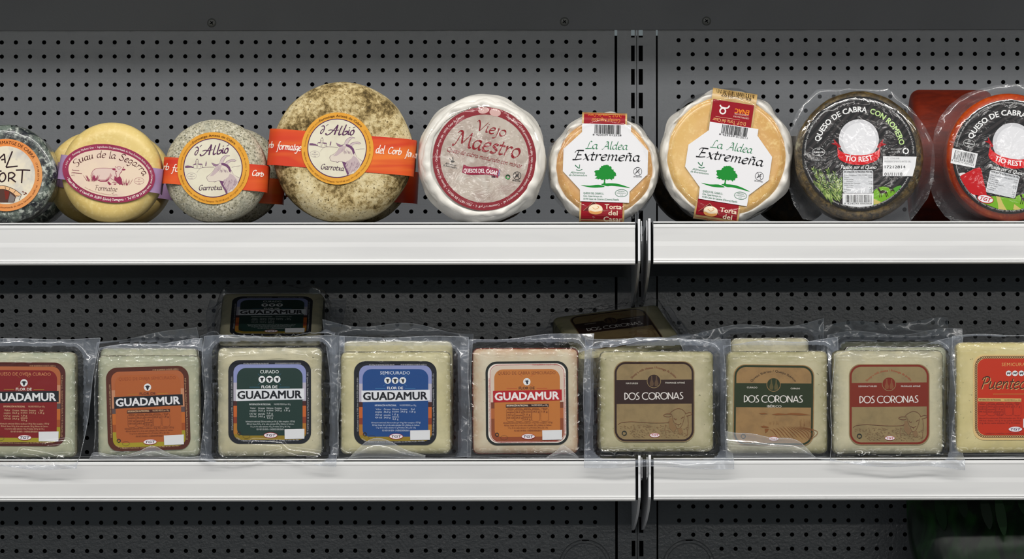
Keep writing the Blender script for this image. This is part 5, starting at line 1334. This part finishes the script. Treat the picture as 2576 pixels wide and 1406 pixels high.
SKY = [(0, 420, (140, 148, 196)), (420, 690, (186, 180, 196))]
LOW = [(690, 762, (70, 30, 30)), (762, 925, (196, 98, 40)), (925, 1020, (140, 58, 30)), (1020, 1180, (176, 116, 38)), (1180, 1300, (146, 122, 30))]
OVE = [(0, 420, (176, 98, 56)), (420, 690, (196, 138, 104)), (690, 770, (92, 76, 76)), (770, 930, (190, 104, 40)), (930, 1040, (160, 78, 30)), (1040, 1300, (164, 150, 36))]
CAB = [(0, 690, (214, 196, 180)), (690, 780, (120, 62, 40)), (780, 930, (176, 98, 52)), (930, 1120, (138, 70, 38)), (1120, 1300, (146, 72, 38))]
SCH = {
 'red': dict(edge=(78, 24, 18), edge_c=(206, 160, 120), photo=OVE, field=(128, 18, 22), head='QUESO DE OVEJA CURADO', head_c=(204, 140, 90), head_w=790, icons=['sheep'], icon_c=(30, 30, 40), rule=(170, 130, 40), flor_c=(236, 228, 220), ban=(20, 22, 32), name_c=(232, 232, 236), small=(220, 180, 140)),
 'orange': dict(edge=(84, 34, 18), edge_c=(214, 176, 130), photo=OVE, field=(176, 94, 44), head='QUESO DE OVEJA SEMICURADO', head_c=(146, 68, 30), head_w=840, icons=['sheep'], icon_c=(30, 30, 40), rule=(190, 140, 40), flor_c=(96, 40, 20), ban=(20, 22, 32), name_c=(232, 232, 236), small=(112, 52, 24), bar=(70, 28, 16), bar_c=(226, 190, 150)),
 'green': dict(edge=(22, 24, 34), edge_c=(196, 196, 200), photo=SKY + LOW, field=(24, 52, 46), head='CURADO', head_c=(226, 230, 230), head_w=275, icons=['cow', 'sheep', 'goat'], icon_c=(24, 26, 34), rule=(58, 116, 150), flor_c=(236, 236, 238), ban=(226, 228, 234), name_c=(20, 20, 30), small=(202, 208, 208), left_top=True),
 'blue': dict(edge=(20, 22, 32), edge_c=(196, 196, 200), photo=SKY + LOW, field=(22, 70, 134), head='SEMICURADO', head_c=(222, 230, 240), head_w=440, icons=['cow', 'sheep', 'goat'], icon_c=(24, 26, 34), rule=(80, 150, 200), flor_c=(240, 240, 244), ban=(226, 228, 234), name_c=(20, 20, 30), small=(200, 214, 232), left_top=True),
 'tan': dict(edge=(22, 28, 26), edge_c=(176, 40, 36), photo=CAB, field=(192, 118, 54), head='QUESO DE CABRA SEMICURADO', head_c=(126, 62, 30), head_w=850, icons=['goat'], icon_c=(30, 40, 60), rule=(190, 60, 40), flor_c=(70, 34, 22), ban=(176, 20, 32), name_c=(240, 234, 234), small=(116, 50, 26), bar=(54, 26, 22), bar_c=(236, 220, 200), line=(180, 60, 50), rim=(232, 222, 212)),
}
def tower_label(t, u, cpx, place, rot, key):
    s = SCH[key]
    pr = label_plate(t, u, cpx, place, (678, 1010), rot, (560, 890, 5.858), rrect(84, 88, 1302, 1322, 165, 8), ink(s['edge'], 0.45, 0.2, 'label_border_print'))
    if s.get('rim'): pr.poly('border_rim', s['rim'], rrect(118, 122, 1268, 1292, 140, 8))
    art_tower(pr, s)

def art_crowns(pr, s):
    kraft = mottled('kraft_print', s['kraft'], [(70, 0.45, 0.7, tuple(int(c * 0.92) for c in s['kraft']), 4)], rough=0.5, spec=0.3, bmp=None)
    pr.stroke('border_line', s['c'], rrect(114, 112, 1298, 1304, 158, 8), 30, True, False)
    pr.poly('name_banner', s['c'], [(112, 376), (1298, 368), (1300, 738), (114, 744)])
    pr.stroke('emblem', s['kraft'], circle(702, 392, 104, 36), 8, True, False); pr.poly('emblem', s['c'], circle(702, 392, 99, 36))
    for dx in (-34, 40):                    # two crowned figures in the medallion
        pr.poly('emblem', tuple(int(a * 0.55 + b_ * 0.45) for a, b_ in zip(s['c'], s['kraft'])), [(702 + dx - 8, 312), (702 + dx + 8, 312), (702 + dx + 12, 370), (702 + dx + 32, 430), (702 + dx + 22, 470), (702 + dx - 26, 470), (702 + dx - 30, 420), (702 + dx - 12, 370)])
    pr.text('heading', s['arc_c'], s['arc'], h=34, path=circle(702, 640, 440, 40, a0=-140, a1=-41.5), bold=0.004)
    pr.text('heading', (222, 216, 206), s['l'], s['lx'], s['ly'], 24, s['lw'], space=1.2, bold=0.02); pr.text('heading', (222, 216, 206), s['r'], s['rx'], s['ry'], 24, s['rw'], space=1.1, bold=0.02)
    ny = s['ny']
    for dx, w_, c in ((10, 5, tuple(int(a * 0.45 + 220 * 0.55) for a in s['c'])), (0, 12, (236, 230, 226))):
        pr.pen('brand_lettering', c, 'DOS', 247 + dx, ny, 62, 236, -0.6, w_, None, deco=True); pr.pen('brand_lettering', c, 'CORONAS', 520 + dx, ny - 2, 62, 636, -0.6, w_, None, deco=True)
    ln = s['ln']
    if s['pic'] == 'sheep':
        for q, w_ in (([(148,1060),(200,1030),(350,1015),(520,1025),(700,1035),(900,1030),(940,1000)], 6), ([(940,900),(980,855),(1060,815),(1130,825),(1180,870),(1185,900)], 6), ([(980,900),(900,895),(850,915),(880,935),(940,940),(975,920)], 7),
                      ([(1185,895),(1240,875),(1285,885),(1270,910),(1200,930)], 7), ([(985,920),(1000,1000),(1035,1070),(1050,1110),(1085,1120),(1120,1090),(1150,1020),(1175,920)], 5), ([(1030,1040),(1075,1060),(1120,1040)], 7), ([(1010,960),(1035,985),(1050,970)], 8), ([(1120,970),(1140,950),(1160,945)], 8),
                      ([(1220,930),(1230,1050),(1210,1240)], 5), ([(880,1060),(870,1140),(890,1220)], 5), ([(1075,1062),(1075,1085)], 6)):
            pr.stroke('illustration', ln, q, w_)
        rr = random.Random(8)
        for k in range(260):
            x = rr.uniform(160, 1220); y = rr.uniform(1055, 1260)
            if (x < 330 and y > 1110) or (620 < x < 810 and y > 1170): continue
            if x > 900 and rr.random() < 0.3: y = rr.uniform(930, 1200)
            if 985 < x < 1175 and y < 1110: continue
            pr.stroke('illustration', tuple(int(a * 0.45 + b_ * 0.55) for a, b_ in zip(ln, s['kraft'])), [(x, y), (x + 8, y + rr.uniform(4, 14)), (x + 18, y + rr.uniform(-4, 10))], 4.5, n=2)
        for q in ([(940,960),(985,960),(1000,1040),(1050,1120),(1000,1180),(930,1100)], [(1060,1130),(1130,1110),(1150,1180),(1100,1220)]): pr.poly('illustration', tuple(int(a * 0.35 + b_ * 0.65) for a, b_ in zip(ln, s['kraft'])), q)
    else:
        for q in ([(480,835),(560,828),(620,842),(520,850)], [(680,850),(780,830),(900,840),(980,822),(1130,828),(1280,850),(1100,860),(950,850),(760,862)], [(510,1035),(560,1022),(640,1045),(600,1060),(540,1055)], [(575,1075),(640,1070),(620,1110),(585,1140)]): pr.poly('illustration', ln, q)
        for k in range(13):
            x = 650 + k * 50; x2 = 720 + k * 64
            pr.stroke('illustration', ln, [(x if k < 6 else 650 + 5 * 50 + (k - 5) * 34, 1030 + max(0, 4 - k) * 12), ((x + x2) / 2 + 20, 1110), (min(x2 + 60, 1270), min(1210 + k * 3, 1245))], 9, taper=True)
        rr = random.Random(6)
        for cx2, cy2, n_ in ((730, 1000, 16), (1200, 1030, 26)):
            for k in range(n_):
                x = cx2 + rr.uniform(-90, 90); pr.stroke('illustration', ln, [(x, cy2 + rr.uniform(-10, 20)), (x + rr.uniform(-12, 12), cy2 - rr.uniform(20, 60) * (1 if n_ < 20 else 2))], 8, taper=True)
        pr.text('brand_lettering', (226, 222, 214), 'IBÉRICO', 716, 742, 36, 220, bold=0.012)
    recycle(pr, 246, 1192, 32, (26, 34, 30))
    oval_mark(pr, 714, 1224, 76, 32, (190, 30, 60))
    pr.done()
CRO = {
 'brown': dict(c=(46, 22, 16), kraft=(148, 126, 86), ln=(116, 70, 42), arc='Sheep´s milk cheese / Fromage de brebis', arc_c=(120, 60, 36), l='MATURED', lx=365, ly=438, lw=184, r='FROMAGE AFFINÉ', rx=1028, ry=430, rw=296, ny=676, pic='sheep'),
 'green': dict(c=(36, 48, 20), kraft=(156, 122, 76), ln=(132, 80, 36), arc='Queso Ibérico / Queijo Ibérico', arc_c=(66, 44, 24), l='CURADO', lx=372, ly=452, lw=158, r='CURADO', rx=1036, ry=460, rw=142, ny=668, pic='field'),
 'rust': dict(c=(124, 36, 14), kraft=(148, 128, 88), ln=(112, 66, 48), arc='Sheep´s milk cheese / Fromage de brebis', arc_c=(176, 80, 50), l='SEMIMATURED', lx=374, ly=440, lw=284, r='FROMAGE AFFINÉ', rx=1036, ry=440, rw=296, ny=684, pic='sheep'),
}
def crown_label(t, u, cpx, place, rot, key):
    s = CRO[key]
    pr = label_plate(t, u, cpx, place, (1645.7, 1010), rot, (1530, 895, 6.113), rrect(86, 86, 1326, 1330, 176, 8), mottled('kraft_label_print', s['kraft'], [(90, 0.42, 0.7, tuple(int(c * 0.9) for c in s['kraft']), 4)], rough=0.5, spec=0.3, bmp=None))
    art_crowns(pr, s)

C_pale = cheese_mat('pale_cheese', (206, 199, 168), (194, 186, 150), margin=(150, 148, 128))
C_grey = cheese_mat('greyish_cheese', (192, 190, 162), (170, 172, 146), margin=(150, 156, 136))
C_green = cheese_mat('mould_tinted_cheese', (198, 190, 158), (178, 172, 134), margin=(146, 142, 102))
C_white = cheese_mat('white_goat_cheese', (214, 206, 184), (204, 194, 166), margin=(186, 150, 120))
C_cream = cheese_mat('cream_cheese', (212, 205, 166), (200, 191, 146), margin=(166, 160, 122))
C_butter = cheese_mat('butter_cheese', (218, 206, 154), (206, 192, 136), margin=(196, 184, 128))
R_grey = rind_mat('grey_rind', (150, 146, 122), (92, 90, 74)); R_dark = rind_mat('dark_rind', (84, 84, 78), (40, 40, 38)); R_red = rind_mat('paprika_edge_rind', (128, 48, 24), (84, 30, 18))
R_pale = rind_mat('pale_rind', (196, 184, 138), (150, 142, 100))

GP = None
t, u, c = packet('vacuum-packed cheese with a red square label at the left edge', (-76, 190, 884, 1150), [(-112, 852), (249, 850), (197, 1180), (-110, 1166)], 0.004, C_grey, R_grey, 1.3, True, (2, 2, 4, 3), creases=[(((60, 1140), (120, 1150), (165, 1168), (190, 1176)), 0.0044, 8), (((120, 1121), (168, 1116)), 0.0033, 7), (((190, 880), (215, 905), (220, 960)), 0.0033, 9)])
tower_label(t, u, c, (60, 1015), 0.4, 'red')
t, u, c = packet('vacuum-packed cheese with an orange-brown square label and black name banner', (245, 502, 893, 1149), [(244, 872), (511, 852), (517, 1153), (232, 1153)], 0.008, C_grey, R_grey, 2.6, False, (3, 4, 2, 3), [[(226,1150),(240,1137),(300,1146),(345,1136),(385,1121),(425,1140),(470,1149),(505,1146)]], ridge=0.5)
tower_label(t, u, c, (372.5, 1026.5), -1.6, 'orange')
PG, u, c = packet('vacuum-packed cheese with a dark green square label', (546, 811, 872, 1149), [(511, 844), (868, 846), (844, 1168), (506, 1156)], 0.005, C_pale, R_dark, 3.1, True, (3, 2, 5, 5), rag=1.6, creases=[(((552, 911), (575, 897), (640, 891), (700, 880), (760, 893), (815, 913)), 0.0055, 9), (((553, 906), (557, 882), (600, 874), (690, 870), (780, 868)), 0.0044, 8), (((640, 1119), (705, 1123), (712, 1131), (672, 1146)), 0.0033, 8), (((765, 875), (780, 900), (800, 902)), 0.0044, 8), (((800, 940), (806, 948)), 0.0044, 8), (((700, 1138), (800, 1152), (830, 1166)), 0.0033, 9)])
tower_label(PG, u, c, (678, 1010), 0.0, 'green')
t, u, c = packet('vacuum-packed cheese with a blue square label', (856, 1135, 884, 1143), [(852, 848), (1177, 846), (1186, 1152), (848, 1152)], 0.011, C_cream, R_grey, 4.4, False, (2, 2, 2, 2), [[(820,1168),(858,1166),(890,1140),(920,1112),(950,1102),(985,1112),(1020,1132),(1070,1146)]])
tower_label(t, u, c, (994, 1013.5), 0.1, 'blue')
t, u, c = packet('vacuum-packed goat cheese with red rind, tan label and red name banner', (1188, 1455, 876, 1143), [(1178, 856), (1494, 836), (1478, 1153), (1176, 1153)], 0.009, C_white, R_red, 5.2, False, (3, 3, 2, 2), [[(1375,1150),(1398,1136),(1415,1121),(1432,1130),(1455,1150)]], rag=1.4)
tower_label(t, u, c, (1325.5, 1014), -0.4, 'tan')
PB, u, c = packet('vacuum-packed cheese with a kraft label and dark brown banner', (1508, 1795, 884, 1138), [(1470, 851), (1841, 853), (1843, 1178), (1468, 1174)], 0.003, C_green, R_grey, 6.7, True, (2, 2, 3, 2), rag=1.4, creases=[(((1490, 1142), (1550, 1144), (1590, 1158), (1566, 1168)), 0.0033, 8), (((1560, 1166), (1650, 1160), (1720, 1172), (1790, 1168)), 0.0033, 8), (((1488, 880), (1490, 900)), 0.0033, 8), (((1500, 872), (1640, 868), (1780, 876)), 0.0033, 8), (((1800, 1140), (1826, 1150), (1836, 1166)), 0.0033, 8)])
crown_label(PB, u, c, (1645.7, 1010), 0.0, 'brown')
t, u, c = packet('vacuum-packed cheese with a kraft label and green banner', (1828, 2083, 884, 1143), [(1822, 866), (2104, 853), (2104, 1153), (1826, 1153)], 0.010, C_green, R_grey, 7.9, False, (4, 7, 2, 2), [[(1826,1086),(1848,1090),(1890,1092),(1940,1102),(1985,1104),(2010,1112),(2030,1130),(2052,1152),(2080,1164),(2104,1160)]])
crown_label(t, u, c, (1946, 1019.5), 0.8, 'green')
t, u, c = packet('vacuum-packed cheese with a kraft label and rust-red banner', (2095, 2373, 882, 1144), [(2096, 888), (2424, 854), (2427, 1182), (2086, 1164)], 0.004, C_pale, R_grey, 8.8, True, (7, 3, 4, 3), creases=[(((2160, 1148), (2220, 1164), (2280, 1166), (2330, 1156)), 0.0044, 8), (((2360, 1150), (2400, 1156), (2416, 1176)), 0.0044, 8), (((2376, 1126), (2378, 1148)), 0.0033, 7), (((2370, 890), (2384, 930), (2386, 1000)), 0.0033, 9)])
crown_label(t, u, c, (2237, 1018), 0.0, 'rust')

# pack cut by the right edge of the picture: orange label with a chain-link border
t, u, c = packet('vacuum-packed cheese with an orange label and chain border at the right edge', (2405, 2716, 863, 1142), [(2400, 848), (2740, 834), (2742, 1153), (2396, 1153)], 0.012, C_butter, R_pale, 9.6, False, (4, 3, 2, 4), rag=1.2)
pr = label_plate(t, u, c, (2560, 1001.5), (2560, 1001.5), 0.0, (2430, 880, 5.62), rrect(100, 80, 1362, 1286, 150, 8), ink((222, 190, 130), 0.4, 0.4, 'sand_label_print'))
pr.poly('field', (196, 48, 14), rrect(160, 134, 1302, 1218, 120, 8))
lp = rrect(140, 114, 1322, 1238, 132, 10); cum = [0.0]; q = lp + [lp[0]]
for i in range(1, len(q)): cum.append(cum[-1] + math.dist(q[i], q[i - 1]))
n = int(cum[-1] / 26); k = 0; chain = [[], []]
for i in range(n * 6):
    s_ = cum[-1] * i / (n * 6)
    while cum[k + 1] < s_: k += 1
    f = (s_ - cum[k]) / (cum[k + 1] - cum[k]); a, b_ = q[k], q[k + 1]; l = math.dist(a, b_)
    nx, ny = -(b_[1] - a[1]) / l, (b_[0] - a[0]) / l; o_ = 15 * math.sin(math.pi * i / 6)
    chain[0].append((a[0] + (b_[0] - a[0]) * f + nx * o_, a[1] + (b_[1] - a[1]) * f + ny * o_)); chain[1].append((a[0] + (b_[0] - a[0]) * f - nx * o_, a[1] + (b_[1] - a[1]) * f - ny * o_))
for cc in chain: pr.stroke('chain_border', (84, 44, 24), cc, 8, True, False)
pr.text('heading', (226, 176, 100), 'SEMICURADO', 505, 240, 46, 440, 'L', space=1.15)
for x in (602, 692, 782): head_icon(pr, 'beast', x, 344, 40, (30, 24, 26))
for dx, dy, w_, cl in ((10, 10, 15, (220, 176, 110)), (0, 0, 19, (66, 34, 24))): pr.pen('brand_lettering', cl, 'Puentec', 190 + dx, 560 + dy, 100, 640, 0, w_, (60, 0.6), shear=0.25)
pr.stroke('ornament', (206, 120, 50), [(380 + 12 * i, 632 + (5 if i % 2 else -5)) for i in range(48)], 5, smooth=False)
pr.stroke('ornament', (206, 120, 50), [(380 + 12 * i, 642 + (5 if i % 2 else -5)) for i in range(48)], 5, smooth=False)
pr.poly('nutrition_bar', (214, 180, 110), [(172, 692), (780, 700), (780, 745), (172, 738)])
pr.text('nutrition_print', (70, 36, 22), 'INFORMACIÓN NUTRICIONAL', 182, 728, 24, 312, 'L', 0.6, bold=0.02); pr.text('nutrition_print', (70, 36, 22), 'VALORES MEDIOS por 100 g', 535, 732, 24, 240, 'L', 0.6)
bd = (132, 26, 14)
for x, ls in ((232, ('Valor', 'energético', '1648 kJ', '398 kcal')), (355, ('Grasas', '34,0 g', 'saturadas', '22,0 g')), (476, ('Hidratos', 'de carbono', '1,0 g', 'azúcares', '0,5 g')), (604, ('Proteínas', '22,0 g')), (722, ('Sal', '1,7 g'))):
    for i, tx in enumerate(ls): pr.text('nutrition_print', bd, tx, x, 788 + i * 35, 23, min(96, 16 * len(tx)))
    pr.stroke('nutrition_frame', bd, rrect(x - 56, 758, x + 56, 940, 34, 4), 3, True, False)
for i, (tx, wd) in enumerate((('Información nutricional: (Valores medios por 100 g)', 600), ('398 kcal, Grasas: 34,0 g, de las cuales saturadas:', 600), ('1,0 g, de los cuales azúcares 0,5 g, Proteínas', 580))): pr.text('nutrition_print', bd, tx, 182, 985 + i * 34, 22, wd, 'L', res=1)
pr.text('nutrition_print', bd, 'CORTEZA NO COMESTIBLE. CONSERVAR ENTRE 4 Y 8 ºC', 270, 1204, 20, 560, 'L', res=1)
oval_mark(pr, 696, 1132, 98, 38, (50, 30, 80)); pr.poly('blank_sticker', (232, 226, 228), [(806, 985), (1100, 985), (1100, 1110), (806, 1110)])
pr.done()

# ---- second row of packs, standing close behind the first
def back_pack(label, ch, bag, y0, cm, seed, wave=(3, 3, 3, 3), key=None, rm=None):
    t, u, c = packet(label, ch, bag, y0, cm, rm or R_grey, seed, False, wave, None, 900 + (1154 - 900) * DIST / (DIST + y0))
    return t
back_pack('second pack behind the orange-brown labelled cheese, its bag corner raised', (250, 498, 874, 1135), [(240, 862), (491, 820), (515, 1150), (236, 1150)], 0.068, C_grey, 11.3, (2, 6, 2, 3))
back_pack('second pack behind the blue-labelled cheese, its bag corner curling up', (862, 1140, 856, 1135), [(812, 806), (1189, 832), (1182, 1150), (846, 1150)], 0.072, C_cream, 12.1, (9, 2, 2, 2))
back_pack('second pack behind the green-bannered cheese with a wavy bag top', (1838, 2036, 850, 1135), [(1704, 838), (2078, 806), (2070, 1150), (1830, 1150)], 0.072, C_pale, 13.7, (8, 3, 2, 2))
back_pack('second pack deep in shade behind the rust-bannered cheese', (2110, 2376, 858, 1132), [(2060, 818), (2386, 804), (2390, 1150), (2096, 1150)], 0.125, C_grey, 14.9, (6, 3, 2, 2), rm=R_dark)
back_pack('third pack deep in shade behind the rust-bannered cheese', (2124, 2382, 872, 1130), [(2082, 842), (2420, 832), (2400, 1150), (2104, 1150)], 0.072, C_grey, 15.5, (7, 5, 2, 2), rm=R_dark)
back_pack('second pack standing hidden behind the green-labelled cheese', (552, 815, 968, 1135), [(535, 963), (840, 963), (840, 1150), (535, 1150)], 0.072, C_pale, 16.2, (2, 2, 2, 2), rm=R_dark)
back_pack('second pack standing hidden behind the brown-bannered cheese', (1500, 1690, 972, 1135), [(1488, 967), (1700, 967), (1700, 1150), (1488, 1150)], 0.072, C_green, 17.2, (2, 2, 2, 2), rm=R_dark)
# packs lying back on top of the second row
o = copy_tree(PG); o['label'] = 'shaded pack with a dark green label leaning back above the green-labelled cheese'
o.location = (X(679, 0.09), 0.082, ZL + 0.1165); o.rotation_euler = (math.radians(-61), 0, 0)
o = copy_tree(PB); o['label'] = 'shaded pack with a brown banner leaning askew above the brown-bannered cheese'
o.location = (X(1596, 0.09), 0.082, ZL + 0.1070); o.rotation_euler = (math.radians(-65), math.radians(-7), math.radians(14))

# ------------------------------------------------------------------ green printed bag on the lowest shelf, right corner
def bag_mat():
    m, N, L, b = newmat('green_bag_print'); v = coords(N, L, (1, 1, 0.35))
    f = noise_node(N, L, v, 46, 3, 0.5, 0.6)
    c = ramp(N, L, f, [(0.30, (6, 12, 8)), (0.46, (12, 34, 14)), (0.58, (26, 66, 24)), (0.72, (14, 36, 18))])
    L.new(c, b.inputs['Base Color']); b.inputs['Roughness'].default_value = 0.3
    bump(N, L, b, noise_node(N, L, v, 30, 3), 0.5, 0.004); return m
y0 = 0.10; u = usc(y0)
t = thing('snack_bag', 'dark green printed bag standing on the lowest shelf at the right', 'bag', (X(2520, y0), y0, ZB3))
rings = []; H = 0.206; nr = 22; ns = 48
for k in range(nr + 1):
    tt = k / nr; z = H * tt; th = 0.045 * (math.sin(math.pi * min(1, max(0.03, tt * 0.97 + 0.015)))) ** 0.6
    wl = (0.096 - 0.010 * math.sin(math.pi * (1 - tt) * 1.0) * 0.4 + 0.004 * math.sin(tt * 9)); ring = []
    for i in range(ns):
        a = 2 * math.pi * i / ns; cs, sn = math.cos(a), math.sin(a)
        ring.append((wl * math.copysign(abs(cs) ** 0.6, cs) + 0.002 * nz(z * 30, a, 1), th * math.copysign(abs(sn) ** 0.8, sn) + 0.003 * nz(cs * 4, z * 30, sn * 4), z))
    rings.append(ring)
vs, fs = loft(rings); body = mesh('pouch', vs, [tuple(reversed(f)) for f in fs], bag_mat(), t, True)
pr = Print(body, (0, 0), (0, 0), 0, 1.0, lambda x, z: -0.052 + 0.5 * x * x / 0.1, u, lift=0.0)
rr = random.Random(12)
for k in range(7):
    pr.bk = {}
    x = -170 + k * 52 + rr.uniform(-10, 10); z = -rr.uniform(400, 480); l = rr.uniform(60, 120)
    pr.poly('leaf_print', rr.choice(((14, 42, 16), (18, 52, 20), (10, 32, 14))), catmull([(x, z - l / 2), (x + 20, z - l * 0.1), (x + 26, z + l * 0.3), (x + 18, z + l / 2), (x + 2, z + l * 0.2), (x - 4, z - l * 0.2)], True, 4))
    pr.done()
